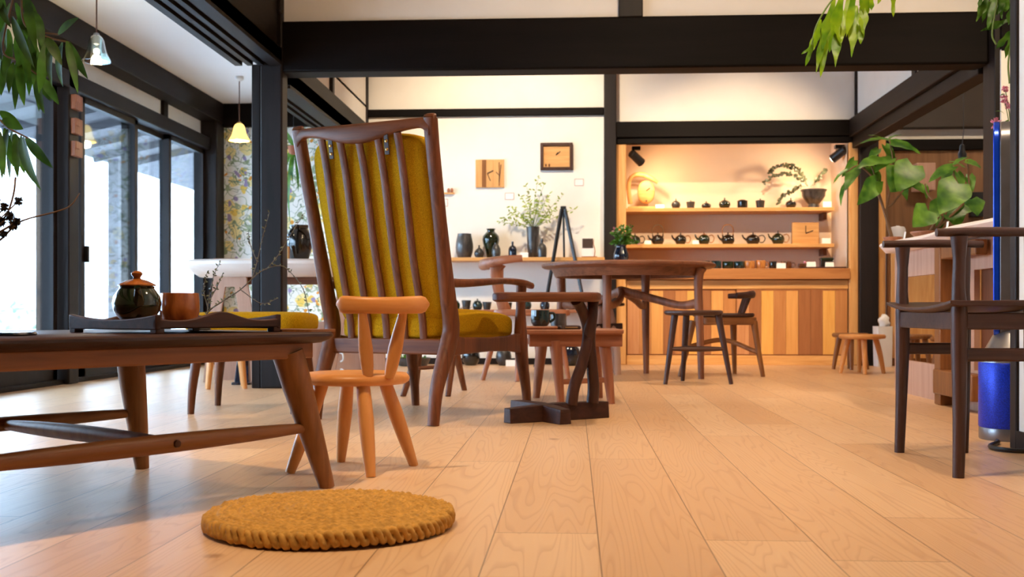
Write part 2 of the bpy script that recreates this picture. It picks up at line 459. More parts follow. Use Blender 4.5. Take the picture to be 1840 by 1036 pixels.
M['oak_x'] = wood('oak_rail', rgb(112, 68, 34), rgb(150, 96, 52), 'x', 0.42)
M['pine'] = wood('pine_trim', rgb(196, 138, 78), rgb(222, 170, 108), 'z', 0.5)
M['pine_x'] = wood('pine_board', rgb(198, 140, 78), rgb(226, 174, 110), 'x', 0.5)
M['counterwood'] = wood('alcove_counter_wood', rgb(156, 98, 52), rgb(184, 124, 72), 'x', 0.4)
M['ply'] = wood('pinkish_plywood', rgb(176, 134, 112), rgb(200, 160, 136), 'z', 0.6, 0.6)
M['paleslab'] = wood('pale_slab', rgb(226, 206, 190), rgb(242, 228, 216), 'y', 0.45, 0.6, contrast=0.8)
M['paleslab_x'] = wood('pale_slab_x', rgb(226, 208, 194), rgb(242, 230, 220), 'x', 0.45, 0.6, contrast=0.8)
M['brownwall'] = wood('brown_board_wall', rgb(110, 76, 48), rgb(146, 106, 70), 'z', 0.6, 0.4)
M['darkwall'] = plain('dark_plaster', rgb(58, 50, 42), 0.8, var=0.1, nscale=5)
M['mustard'] = fabric('mustard_weave', rgb(144, 102, 8), rgb(222, 174, 32))
M['leather'] = plain('dark_brown_leather', rgb(52, 28, 18), 0.5)
M['brass'] = plain('brass', rgb(190, 150, 90), 0.3, 1.0)
M['blackmetal'] = plain('black_metal', rgb(22, 22, 24), 0.4, 0.0)
M['steel'] = plain('brushed_grey', rgb(128, 126, 128), 0.32, 0.7)
M['bluemesh'] = plain('blue_perforated', rgb(10, 50, 190), 0.4, 0.3, nscale=300, var=0.5)
M['blueglos'] = plain('blue_gloss', rgb(12, 70, 215), 0.25, 0.4)
M['black_glaze'] = glaze('black_glaze', rgb(12, 12, 12), rgb(32, 28, 24))
M['green_glaze'] = glaze('dark_green_glaze', rgb(10, 18, 10), rgb(34, 48, 26))
M['blue_glaze'] = glaze('dark_blue_glaze', rgb(8, 14, 28), rgb(26, 38, 60))
M['teal_glaze'] = glaze('dark_teal_glaze', rgb(10, 26, 30), rgb(34, 58, 60))
M['amber_glaze'] = glaze('amber_glaze', rgb(120, 62, 20), rgb(170, 98, 40))
M['tan_glaze'] = glaze('tan_glaze', rgb(150, 92, 40), rgb(196, 134, 70), 0.25)
M['brown_glaze'] = glaze('brown_glaze', rgb(66, 36, 20), rgb(110, 66, 38), 0.25)
M['grey_clay'] = glaze('grey_stoneware', rgb(40, 38, 38), rgb(72, 68, 64), 0.4)
M['soot_clay'] = glaze('soot_stoneware', rgb(22, 22, 24), rgb(54, 52, 52), 0.45)
M['white'] = plain('white_card', rgb(238, 234, 228), 0.7, var=0.02)
M['whiteplastic'] = plain('white_plastic', rgb(226, 222, 216), 0.45, var=0.02)
M['glass'] = glass('window_glass', (0.86, 0.94, 1, 1), 0.03)
M['shadeglass'] = glass('pendant_glass', (0.86, 0.93, 0.90, 1), 0.16)
M['bulb'] = emit('lamp_bulb', (1.0, 0.86, 0.62, 1), 9)
M['cord'] = plain('cloth_cord', rgb(96, 62, 44), 0.8)
M['greycord'] = plain('grey_cord', rgb(52, 50, 52), 0.5)
M['leaf_dark'] = leafmat('long_dark_leaf', rgb(30, 56, 12), rgb(74, 110, 30), 0.4, 0.5)
M['leaf_bright'] = leafmat('bright_frond', rgb(96, 140, 10), rgb(160, 190, 28), 0.35)
M['leaf_mid'] = leafmat('fig_leaf', rgb(46, 92, 22), rgb(104, 148, 48), 0.3)
M['leaf_pale'] = leafmat('pale_sprig', rgb(128, 150, 50), rgb(180, 196, 90), 0.45)
M['leaf_grey'] = leafmat('eucalyptus_leaf', rgb(74, 80, 58), rgb(116, 120, 92), 0.2)
M['stem'] = plain('brown_stem', rgb(108, 78, 48), 0.7)
M['stemgrey'] = plain('grey_twig', rgb(110, 108, 104), 0.8)
M['greenstem'] = plain('green_stem', rgb(96, 120, 52), 0.6)
M['dried'] = plain('dried_flower', rgb(54, 46, 44), 0.9)
M['pink'] = leafmat('pink_petal', rgb(212, 130, 160), rgb(238, 176, 194), 0.3)
M['rush'] = plain('rush_straw', rgb(188, 140, 66), 0.8, spec=0.25, var=0.28, nscale=70, bump=0.3)
M['terracotta'] = plain('terracotta', rgb(150, 84, 52), 0.8)
M['ground'] = plain('pale_gravel', rgb(216, 218, 220), 0.9, var=0.15, nscale=30)
M['outwall'] = plain('pale_render_wall', rgb(214, 220, 226), 0.9, var=0.05, nscale=3)
M['eave'] = wood('weathered_eave', rgb(76, 74, 78), rgb(112, 108, 110), 'x', 0.8, 0.4)
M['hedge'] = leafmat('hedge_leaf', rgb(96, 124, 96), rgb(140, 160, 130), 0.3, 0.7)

# =================================================================== SETTING
YB = 8.9                                   # back wall plane
XL, XC, XR = -3.0, -1.7, 2.25              # window wall, inner post line, right post line
struct('floor', MB().box(-3.12, 4.6, -2.4, 9.6, -0.06, 0.0), M['floor'])
mb = MB().box(-1.72, 4.6, -2.4, 9.7, 2.9, 2.98)
struct('ceiling', mb, M['ceil'])
struct('ceiling_veranda', MB().box(-3.1, -1.72, -2.4, 9.1, 2.12, 2.18), M['ceil'])
# back wall, left plaster field + field over the alcove
x_p0, x_p1 = onY(1085, YB), onY(1107, YB)
x_a0, x_a1 = onY(1125, YB), onY(1525, YB)
x_q0, x_q1 = onY(1541, YB), onY(1575, YB)
mb = MB().box(XC - 0.02, x_p0 + 0.02, YB, YB + 0.1, 0, 2.9).box(x_p1 - 0.02, x_q0 + 0.02, YB, YB + 0.1, 1.88, 2.9)
struct('wall_back', mb, M['plaster'])
mb = MB().box(x_a0 - 0.06, x_a1 + 0.06, 9.5, 9.58, 0, 1.95).box(x_a0 - 0.06, x_a0, YB + 0.02, 9.5, 0, 1.95).box(x_a1, x_a1 + 0.06, YB + 0.02, 9.5, 0, 1.95).box(x_a0, x_a1, YB + 0.1, 9.5, 1.87, 1.95)
struct('wall_alcove', mb, M['alcove_plaster'])
struct('wall_veranda_end', MB().box(-3.1, XC - 0.02, 9.0, 9.1, 0, 2.14), M['paper'])
# left window wall: plaster over the windows, and an unseen plain stretch, kept windowless to cut near daylight
mb = MB().box(-3.12, -3.0, -2.4, 9.1, 1.80, 2.0).box(-3.12, -3.0, -2.4, 2.88, 0, 1.82)
struct('wall_left', mb, M['plaster'])
struct('wall_front', MB().box(-3.12, 4.6, -2.5, -2.4, 0, 2.98), M['plaster'])
struct('wall_right', MB().box(4.5, 4.6, -2.4, 9.7, 0, 2.98), M['plaster'])
mb = MB().box(1.345, 1.45, 0.6, 3.47, 0.0, 2.9)
struct('wall_partition', mb, M['plaster'])
struct('wall_right_return', MB().box(2.222, 4.5, 5.935, 6.1, 0.8, 1.79), M['plaster'])
# inner walls over the beams
mb = MB().box(XC - 0.05, XC + 0.03, -2.4, YB, 2.06, 2.9).box(XC - 0.05, XC + 0.03, 6.2, YB, 1.86, 2.08)
struct('wall_inner_left', mb, M['plaster'])
struct('wall_inner_front', MB().box(XC, XR + 0.1, 6.06, 6.14, 2.0, 2.9), M['plaster'])
struct('wall_inner_right', MB().box(XR - 0.03, XR + 0.05, 6.2, YB, 1.9, 2.9), M['plaster'])
# kitchen end wall seen past the right posts
mb = MB().box(x_q1 - 0.02, 4.5, 9.3, 9.4, 0.0, 1.76)
struct('wall_kitchen', mb, M['brownwall'])
struct('wall_kitchen_upper', MB().box(x_q1 - 0.02, 4.5, 9.34, 9.4, 1.76, 2.9), M['plaster'])

# ------- beams and posts (trim)
tn = [0]
def trim(mb, mat, bevel=0.006):
    tn[0] += 1
    return struct('trim_%d' % tn[0], mb, mat, bevel=bevel, smooth=True)
trim(MB().box(-1.63, 2.2, 6.03, 6.2, 1.735, 2.015), M['beam'], 0.012)                 # great cross beam
trim(MB().box(-1.722, -1.598, 6.02, 6.14, 0, 2.9), M['post'], 0.01)                  # left post
trim(MB().box(-1.772, -1.722, 6.03, 6.13, 0, 1.78), M['post'])                        # sliding door edge at the post
trim(MB().box(2.195, 2.33, 5.95, 6.12, 0, 2.9), M['post'], 0.006)
trim(MB().box(2.222, 4.5, 5.93, 6.1, 1.78, 2.04), M['beam'])                    # right post
trim(MB().box(0.24, 0.37, 6.03, 6.13, 2.01, 2.9), M['post'])                        # short post over the beam
trim(MB().box(-1.66, -1.60, 6.0, 6.06, 2.05, 2.9), M['post'])
# grooved head rail and deep beam along the veranda
mb = MB().box(-1.86, -1.82, -2.4, 6.02, 1.77, 1.86).box(-1.79, -1.76, -2.4, 6.02, 1.77, 1.86).box(-1.73, -1.70, -2.4, 6.02, 1.77, 1.86).box(-1.67, -1.60, -2.4, 6.02, 1.77, 1.86).box(-1.86, -1.60, -2.4, 6.02, 1.79, 1.865)
trim(mb, M['beamy'], 0.0)
trim(MB().box(-1.80, -1.62, -2.4, 6.0, 1.865, 2.30), M['beamy'])
mb = MB().box(-1.80, -1.77, 6.2, YB, 1.68, 1.78).box(-1.74, -1.72, 6.2, YB, 1.68, 1.78).box(-1.69, -1.60, 6.2, YB, 1.68, 1.78).box(-1.80, -1.60, 6.2, YB, 1.70, 1.79)
trim(mb, M['beamy'], 0.0)
trim(MB().box(-1.78, -1.615, 6.2, YB, 1.79, 1.89), M['beamy'])
trim(MB().box(-1.69, -1.655, YB - 0.05, YB, 0, 2.9), M['post'])                      # corner strip of back wall
trim(MB().box(-1.69, -1.645, 7.52, 7.58, 1.89, 2.9), M['post'])
# back wall
trim(MB().box(-1.69, x_p0, YB - 0.035, YB, 1.985, 2.045), M['beam'])
trim(MB().box(x_p0, x_p1, YB - 0.07, YB + 0.06, 0, 2.9), M['post'], 0.008)
trim(MB().box(x_p1, x_q0, YB - 0.06, YB + 0.04, 1.80, 1.925), M['beam'])
trim(MB().box(x_p1, x_q0, YB - 0.035, YB + 0.04, 1.752, 1.80), M['beam'])
trim(MB().box(x_q0, x_q1, YB - 0.07, YB + 0.06, 0, 1.95), M['post'], 0.008)
trim(MB().box(onY(1535, YB), onY(1541, YB), YB - 0.03, YB, 1.925, 2.9), M['post'])
trim(MB().box(x_p1, x_a0, YB - 0.02, YB + 0.06, 0, 1.752), M['pine'])
trim(MB().box(x_a1, x_q0, YB - 0.02, YB + 0.06, 0, 1.752), M['pine'])
trim(MB().box(x_q1, onY(1590, YB), YB - 0.03, YB + 0.06, 0, 1.78), M['pine'])
# right side beam in depth
trim(MB().box(XR - 0.10, XR + 0.06, 6.15, YB, 1.79, 1.93), M['beamy'])
trim(MB().box(XR - 0.07, XR + 0.04, 6.15, YB, 1.705, 1.79), M['beamy'])
trim(MB().box(XR - 0.045, XR + 0.0, 7.35, 7.43, 1.93, 2.9), M['post'])
trim(MB().box(x_q1, 4.5, 9.26, 9.34, 1.74, 1.83), M['beam'])
trim(MB().box(x_q1, 4.5, 9.22, 9.34, 1.92, 2.5), M['darkwall'])
# window wall
trim(MB().box(-3.10, -2.86, -2.4, 9.0, 1.955, 2.12), M['beamy'])
trim(MB().box(-3.06, -2.92, -2.4, 9.0, 1.72, 1.82), M['beamy'])
trim(MB().box(-3.03, -2.975, 7.93, 8.02, 1.82, 1.955), M['post'])
trim(MB().box(-3.12, -2.92, 6.29, 6.42, 0, 1.955), M['post'], 0.008)
trim(MB().box(-3.06, -2.87, 8.80, 8.998, 0, 2.12), M['post'], 0.008)
trim(MB().box(-2.87, -1.8, 8.94, 8.998, 1.93, 2.12), M['beam'])
trim(MB().box(-3.10, -2.95, -2.4, 9.0, 0.0, 0.03), M['beamy'])
# partition end cap and foot
trim(MB().box(1.335, 1.46, 3.45, 3.5, 0, 2.9), M['post'])
struct('baseboard_partition', MB().box(1.335, 1.346, 0.6, 3.45, 0, 0.06), M['beamy'])
struct('baseboard_back', MB().box(-1.655, x_p0, YB - 0.015, YB, 0, 0.05), M['post'])
struct('baseboard_veranda', MB().box(-2.87, -1.8, 8.975, 9.0, 0, 0.10), M['ply'])

# ------- sliding windows
wnum = [0]
def window(y0, y1, x, z0=0.03, z1=1.72, st=0.05, rail=0.095, handle=None):
    wnum[0] += 1
    mb = MB()
    for a, b_ in ((y0, y0 + st), (y1 - st, y1)):
        mb.box(x - 0.02, x + 0.02, a, b_, z0, z1)
    mb.box(x - 0.02, x + 0.02, y0, y1, z0, z0 + rail); mb.box(x - 0.02, x + 0.02, y0, y1, z1 - 0.035, z1)
    e = bpy.data.objects.new('window_%d' % wnum[0], None); COL.objects.link(e); e['kind'] = 'structure'
    obj('frame', mb, M['post'], e, smooth=False)
    obj('pane', MB().box(x - 0.003, x + 0.003, y0 + st, y1 - st, z0 + rail, z1 - 0.035), M['glass'], e, smooth=False)
    if handle:
        obj('handle', MB().box(x + 0.02, x + 0.045, handle - 0.012, handle + 0.012, 0.72, 0.82), M['blackmetal'], e, bevel=0.004)
    return e
window(4.62, 6.27, -3.0)
window(2.9, 4.62, -3.04)
window(6.55, 7.42, -2.985, handle=6.6)
window(7.36, 8.1, -3.035)
window(8.0, 8.80, -2.985)

# ------- outside, over-bright
struct('ground_outside', MB().box(-30, -3.12, -14, 30, -0.4, -0.2), M['ground'])
mb = MB()
mb.add([(-3.1, -4, 2.16), (-4.5, -4, 1.86), (-4.5, 13, 1.86), (-3.1, 13, 2.16), (-3.1, -4, 2.22), (-4.5, -4, 1.92), (-4.5, 13, 1.92), (-3.1, 13, 2.22)],
       [(0, 3, 2, 1), (4, 5, 6, 7), (0, 1, 5, 4), (2, 3, 7, 6), (1, 2, 6, 5), (0, 4, 7, 3)])
for i in range(24):
    y = -2 + i * 0.55
    mb.bar((-3.1, y, 2.13), (-4.45, y, 1.84), 0.05, 0.07)
struct('eave_outside', mb, M['eave'])
mb = MB()
for y in (5.2, 7.6, 10.2): mb.box(-4.36, -4.26, y, y + 0.1, -0.2, 1.85)
struct('eave_posts_outside', mb, M['eave'])
hb = MB()
for i in range(900):
    b0 = Vector((random.uniform(-9.6, -8.9), random.uniform(-2, 20), random.uniform(-0.2, 0.55)))
    dv = Vector((random.uniform(-1, 1), random.uniform(-1, 1), random.uniform(-.3, 1))).normalized() * 0.16
    hb.leaf(b0, b0 + dv, 0.08, (0.3, 0.2, 1), n=3)
o = obj('hedge', hb, M['hedge']); o['kind'] = 'stuff'; tag(o, 'pale hazy hedge outside beyond the veranda windows', 'hedge')
struct('fence_outside', MB().box(-12.2, -12.0, -6, 30, -0.2, 1.1), M['outwall'])

# =================================================================== LARGE OBJECTS
def R2(x, y, a):
    return (x * math.cos(a) - y * math.sin(a), x * math.sin(a) + y * math.cos(a))
def rrect(hx, hy, r, n=6):
    pts = []
    for sx, sy, a0 in ((1, 1, 0), (-1, 1, PI / 2), (-1, -1, PI), (1, -1, 1.5 * PI)):
        for i in range(n + 1):
            a = a0 + PI / 2 * i / n
            pts.append((sx * (hx - r) + r * math.cos(a), sy * (hy - r) + r * math.sin(a)))
    return pts
def ellipse(rx, ry, n=48):
    return [(rx * math.cos(2 * PI * i / n), ry * math.sin(2 * PI * i / n)) for i in range(n)]
def bez(p0, p1, p2, n=8):
    p0, p1, p2 = Vector(p0), Vector(p1), Vector(p2)
    return [p0 * (1 - t) ** 2 + p1 * 2 * t * (1 - t) + p2 * t * t for t in [i / n for i in range(n + 1)]]
def crom(pts, n=5):
    """smooth path through pts"""
    P = [Vector(p) for p in pts]; P = [P[0] * 2 - P[1]] + P + [P[-1] * 2 - P[-2]]
    out = []
    for i in range(1, len(P) - 2):
        for k in range(n):
            t = k / n
            a, b, c, d = P[i - 1], P[i], P[i + 1], P[i + 2]
            out.append(0.5 * ((2 * b) + (c - a) * t + (2 * a - 5 * b + 4 * c - d) * t * t + (3 * b - a - 3 * c + d) * t ** 3))
    out.append(P[-2]); return out
def lerpr(rs, n):
    out = []
    for i in range(len(rs) - 1):
        for k in range(n):
            t = k / n
            a, b = rs[i], rs[i + 1]
            out.append(tuple(a[j] * (1 - t) + b[j] * t for j in range(2)) if isinstance(a, tuple) else a * (1 - t) + b * t)
    out.append(rs[-1]); return out
def spath(mb, pts, rad, n=5, **k):
    return mb.tube(crom(pts, n), lerpr(rad, n) if isinstance(rad, list) else rad, **k)

# ---------------------------------------------------------- high-back lounge chair
lc = thing('lounge_chair', 'tall walnut lounge chair with mustard cushions, seen from behind', 'armchair', -0.5285, 4.225, 0, math.radians(-28))
post = [(.270, 0, 0), (.270, .02, .12), (.272, .062, .22), (.275, .10, .30), (.277, .116, .37), (.280, .082, .50), (.287, .02, .75), (.296, -.042, 1.0), (.300, -.066, 1.108), (.3005, -.067, 1.121)]
prad = [(.019, .020), (.022, .023), (.025, .028), (.027, .034), (.026, .034), (.024, .031), (.023, .022), (.024, .020), (.026, .019), (.0255, .0185)]
for s in (-1, 1):
    mb = spath(MB(), [(s * a, b, c) for a, b, c in post], prad, 5, seg=20, ref=(0, 1, 0), sq=3.4)
    obj('rear_leg', mb, M['walnut'], lc)
    fl = [(.283, .735, 0), (.281, .722, .10), (.277, .70, .20), (.275, .688, .29), (.276, .684, .34), (.277, .682, .44), (.282, .68, .538)]
    fr = [(.016, .017), (.019, .020), (.023, .027), (.026, .036), (.024, .030), (.018, .020), (.020, .024)]
    obj('front_leg', spath(MB(), [(s * a, b, c) for a, b, c in fl], fr, 5, seg=14, ref=(0, 1, 0), sq=2.6), M['walnut'], lc)
    ar = [(.281, .075, .532), (.283, .16, .529), (.286, .30, .535), (.290, .48, .545), (.291, .62, .545), (.289, .72, .535), (.286, .765, .525)]
    arr = [(.021, .017), (.022, .017), (.026, .015), (.033, .013), (.037, .013), (.031, .011), (.012, .007)]
    obj('armrest', spath(MB(), [(s * a, b, c) for a, b, c in ar], arr, 5, seg=14, ref=(0, 0, 1), sq=2.6), M['walnut'], lc)
    mb = MB().rings([[(s * .275 - .014, y, z0), (s * .275 + .014, y, z0), (s * .275 + .014, y, z1), (s * .275 - .014, y, z1)]
                     for y, z0, z1 in ((.10, .252, .335), (.2, .258, .322), (.4, .262, .318), (.58, .258, .322), (.69, .245, .335))])
    obj('side_rail', mb, M['walnut'], lc, bevel=.006)
mb = MB().box(-.27, .27, .085, .113, .258, .318)
obj('rear_rail', mb, M['walnut_x'], lc, bevel=.006)
obj('front_rail', MB().box(-.27, .27, .675, .703, .255, .312), M['walnut_x'], lc, bevel=.006)
# crest rail: straight top with a deep curved belly, bowed backward
rs = []
NX = 44
for i in range(NX + 1):
    u = -1 + 2 * i / NX
    x = .300 * u
    zt = 1.125 - .006 * (1 - u * u)
    au = abs(u)
    zb = zt - (.036 + .038 * math.cos(PI * au / 1.72) ** 2) if au < .84 else zt - .036 - .036 * ((au - .84) / .16) ** 2
    yb = -.066 - .030 * (1 - u * u)
    ring = []
    zc, hz, hy = (zt + zb) / 2, (zt - zb) / 2, .0165
    for j in range(14):
        a = 2 * PI * j / 14
        ca, sa = math.cos(a), math.sin(a)
        ring.append((x, yb + hy * math.copysign(abs(ca) ** .6, ca), zc + hz * math.copysign(abs(sa) ** .6, sa)))
    rs.append(ring)
obj('crest_rail', MB().rings(rs), M['walnut_x'], lc)
for i in range(5):
    u = -1 + 2 * i / 4
    xt, xb = u * .172, u * .168
    pts = [(xt, -.078 - .018 * (1 - (u * .57) ** 2), 1.075), (xt, -.055, .95), (xt, -.018, .78), (xb, .022, .62), (xb, .062, .48), (xb, .088, .38), (xb, .098, .285)]
    obj('back_slat', spath(MB(), pts, [(.0155, .0075)] * 7, 4, seg=10, ref=(0, 1, 0), sq=3.2), M['walnut'], lc)
# cushions
def backcurve(z):
    P = [(.285, .098), (.38, .088), (.48, .062), (.62, .022), (.78, -.018), (.95, -.055), (1.09, -.086)]
    for (z0, y0), (z1, y1) in zip(P, P[1:]):
        if z <= z1 or z1 > 1.08:
            return y0 + (y1 - y0) * (z - z0) / (z1 - z0)
cu = MB().superq((0, 0, 0), (.258, .074, .358), .24, .46, 40, 48)
for_ = []
def bc(x, y, z):
    zz = .722 + z
    tap = 1 + .05 * (z / .345)
    return (x * tap, backcurve(zz) + .010 + .074 + y + .004 * math.sin(zz * 21) * (1 if y > 0 else .3), zz + .006 * math.cos(x * 9))
cu.map(bc)
bk = obj('back_cushion', cu, M['mustard'], lc)
cu = MB().superq((0, .412, .362), (.246, .318, .056), .34, .26, 26, 48)
cu.map(lambda x, y, z: (x, y, z + .016 * math.sin(max(0, min(1, (y - .1) / .6)) * PI) - .012 * (x / .25) ** 4 * (1 if z > .362 else 0)))
obj('seat_cushion', cu, M['mustard'], lc)
# leather tabs with brass studs between crest rail and slats
for tx in (-.125, .128):
    t = obj('leather_strap', MB().cbox((tx, -.094, 1.034), (.020, .005, .075), M=Matrix.Rotation(math.radians(9), 3, 'X')), M['leather'], lc, bevel=.002)
    for zz in (1.046, 1.016):
        obj('stud', MB().superq((tx, -.0985 + (1.046 - zz) * .16, zz), (.0062, .003, .0062), 1, 1, 8, 12), M['brass'], t)

# ---------------------------------------------------------- footstool of the lounge chair
fs = thing('footstool', 'walnut footstool with mustard cushion beyond the low table', 'footstool', -1.11, 4.79, 0, 0)
for sx in (-1, 1):
    for sy in (-1, 1):
        pts = [(sx * .212, sy * .21, 0), (sx * .207, sy * .205, .10), (sx * .196, sy * .195, .2), (sx * .185, sy * .185, .29), (sx * .183, sy * .183, .33)]
        obj('leg', spath(MB(), pts, [.014, .018, .021, .023, .02], 4, seg=12, ref=(0, 1, 0)), M['walnut'], fs)
for s in (-1, 1):
    obj('rail', MB().box(-.185, .185, s * .185 - .012, s * .185 + .012, .27, .325), M['walnut_x'], fs, bevel=.005)
    obj('rail', MB().box(s * .185 - .012, s * .185 + .012, -.185, .185, .27, .325), M['walnut_x'], fs, bevel=.005)
cu = MB().superq((0, 0, .375), (.25, .235, .046), .4, .25, 22, 48)
obj('cushion', cu, M['mustard'], fs)

# ---------------------------------------------------------- low table (left foreground)
LTC = (-.982, 2.515); LTA = math.radians(54)
lt = thing('low_table', 'low table with dark top and oak legs in the left foreground', 'table', LTC[0], LTC[1], 0, LTA)
def lt_uv(u, v):
    return (LTC[0] + u * math.cos(LTA) - v * math.sin(LTA), LTC[1] + u * math.sin(LTA) + v * math.cos(LTA))
top = [(x - .06, y) for x, y in rrect(.515, .388, .06, 8)]
mb = MB().slab(top, [(.055, .345), (.03, .3475), (.008, .3555), (0, .363), (.001, .369), (.007, .373)])
obj('tabletop', mb, wood('dark_tabletop', rgb(34, 18, 13), rgb(66, 36, 26), 'x', 0.42), lt)
mb = MB()
for s in (-1, 1):
    mb.box(-.52, .40, s * .33 - .012, s * .33 + .012, .311, .349)
    xe = .39 if s > 0 else -.51
    mb.box(xe - .012, xe + .012, -.33, .33, .311, .349)
obj('apron', mb, M['oak_x'], lt, bevel=.004)
feet = {(1, -1): (.435, -.352), (1, 1): (.375, .285), (-1, -1): (-.555, -.36), (-1, 1): (-.53, .33)}
for (sx, sy), (fx, fy) in feet.items():
    tx, ty = sx * .343, sy * .315
    if (sx, sy) == (1, 1): tx, ty = .345, .30
    if sx < 0: tx = -.465
    pts = [(fx + (tx - fx) * t, fy + (ty - fy) * t, .325 * t) for t in (0, .25, .5, .75, 1)]
    obj('leg', spath(MB(), pts, [.0185, .0245, .030, .035, .037], 4, seg=18, ref=(0, 1, 0)), M['oak'], lt)
def spindle(mb, a, b, r0, r1, n=10, seg=12):
    a, b = Vector(a), Vector(b)
    mb.tube([a.lerp(b, i / n) for i in range(n + 1)], [r0 + (r1 - r0) * math.sin(PI * i / n) ** .8 for i in range(n + 1)], seg)
    return mb
s1 = obj('stretcher', spindle(MB(), (-.50, -.336, .147), (.385, -.336, .147), .011, .0205), M['oak_x'], lt)
obj('peg', MB().tube([(0, -.355, .147), (0, -.360, .147)], [.0085, .0075], 14), M['darkwalnut'], s1)
obj('stretcher', spindle(MB(), (-.49, .318, .147), (.355, .298, .150), .011, .018), M['oak_x'], lt)
obj('cross_stretcher', spindle(MB(), (0, -.33, .147), (0, .31, .147), .011, .019), M['oak'], lt)

# ---------------------------------------------------------- child's chair
cc = thing('child_chair', 'tiny light cherry chair with round seat beside the low table', 'chair', -.42, 2.97, 0, 0)
fl = [(-.159, -.07), (.061, -.14), (-.06, .15), (.152, .07)]
for fx, fy in fl:
    tx, ty = fx * .48, fy * .48
    if fx > 0 and fy < 0: tx, ty = .035, -.10
    pts = [(fx + (tx - fx) * t, fy + (ty - fy) * t, .242 * t) for t in (0, .3, .6, .85, 1)]
    obj('leg', spath(MB(), pts, [.0125, .0175, .0205, .0185, .0165], 4, seg=14, ref=(0, 1, 0)), M['maple'], cc)
mb = MB().slab(ellipse(.147, .138), [(.03, .228), (.012, .230), (.002, .237), (0, .2435), (.002, .250), (.010, .2575), (.03, .260)])
obj('seat', mb, M['maple_x'], cc)
for a, b in (((.051, -.112, .25), (.041, -.150, .418)), ((.103, -.098, .25), (.142, -.130, .418))):
    a, b = Vector(a), Vector(b)
    obj('back_spindle', MB().tube([a.lerp(b, t) for t in (0, .2, .45, .7, 1)], [(.0125, .010), (.0165, .011), (.0185, .011), (.0155, .010), (.011, .009)], 14, ref=(0, 1, 0)), M['maple'], cc)
rs = []
for i in range(25):
    u = -1 + 2 * i / 24
    x = .090 + .118 * u; y = -.152 + .030 * u * u + .012 * u
    e = max(0.0, 1 - max(0, (abs(u) - .78) / .22) ** 2) ** .5
    zt = .463 - .004 * (1 - u * u); hz = (.0215 + .003 * u * u) * max(e, .12); hy = .0115 * max(e, .2)
    zc = zt - (.0225 + .001 * u * u) 
    rs.append([(x, y + hy * math.copysign(abs(math.cos(2 * PI * j / 14)) ** .8, math.cos(2 * PI * j / 14)) + .0 , zc + hz * math.copysign(abs(math.sin(2 * PI * j / 14)) ** .8, math.sin(2 * PI * j / 14))) for j in range(14)])
obj('crest_rail', MB().rings(rs), M['maple_x'], cc)

# ---------------------------------------------------------- woven rush cushion
sp = thing('floor_cushion', 'round braided rush cushion lying on the floor boards', 'cushion', px(594, 2.19), 2.19, 0, 0)
RP = 0.243
def pad_env(r):
    t = r / RP
    return .040 * (1 - max(0, (t - .80) / .20) ** 2.2 * .42) + .004 * math.cos(t * 4.5)
NR, NA = 150, 720
rs = []
ring_w = .0128
for i in range(NR + 1):
    r = .002 + (RP - .016) * i / NR
    k = int(r / ring_w); f = r / ring_w - k
    nb = max(6, int(2 * PI * (k + .5) * ring_w / .0145))
    row = []
    for j in range(NA):
        a = 2 * PI * j / NA
        br = .5 + .5 * math.sin(nb * a + (f - .5) * 5.0 * (1 if k % 2 else -1) + k * 1.7)
        wig = 1.05 + .2 * math.sin(a * 7 + k * 2.1) * math.sin(a * 13.3 + k)
        h = pad_env(r) + wig * (.0034 * math.sin(PI * f) ** .7 * (.45 + .75 * br) - .0022)
        rr = r + .0012 * math.sin(nb * a + k)
        row.append((rr * math.cos(a), rr * math.sin(a), h))
    rs.append(row)
mb = MB()
mb.rings(rs, cap=False)
# under side
mb.rings([[(r * math.cos(2 * PI * j / NA), r * math.sin(2 * PI * j / NA), z) for j in range(NA)] for r, z in ((RP - .016, pad_env(RP - .016)), (RP - .006, .016), (RP - .02, .004), (RP - .05, .001), (.01, .001))], cap=True)
obj('woven_top', mb, M['rush'], sp, angle=80)
# braided rim: three strands plaited around the edge
mb = MB()
NB = 58
for st in range(3):
    pts, n = [], 640
    for i in range(n):
        a = 2 * PI * i / n
        ph = NB * a / 2 + st * 2 * PI / 3
        r = RP - .011 + .0072 * math.sin(ph)
        z = .0185 + .0095 * math.sin(2 * ph + .5) + .002 * math.sin(a * 5 + st)
        pts.append(Vector((r * math.cos(a), r * math.sin(a), z)))
    rr = []
    for i in range(n):
        c = pts[i]; t = (pts[(i + 1) % n] - pts[i - 1]).normalized()
        sd = t.cross(Vector((0, 0, 1))).normalized(); up = sd.cross(t)
        q = .0066 + .0008 * math.sin(i * .9 + st)
        rr.append([c + sd * q * math.cos(2 * PI * j / 8) + up * q * math.sin(2 * PI * j / 8) for j in range(8)])
    rr.append(rr[0])
    mb.rings(rr, cap=False)
obj('braided_rim', mb, M['rush'], sp, angle=80)

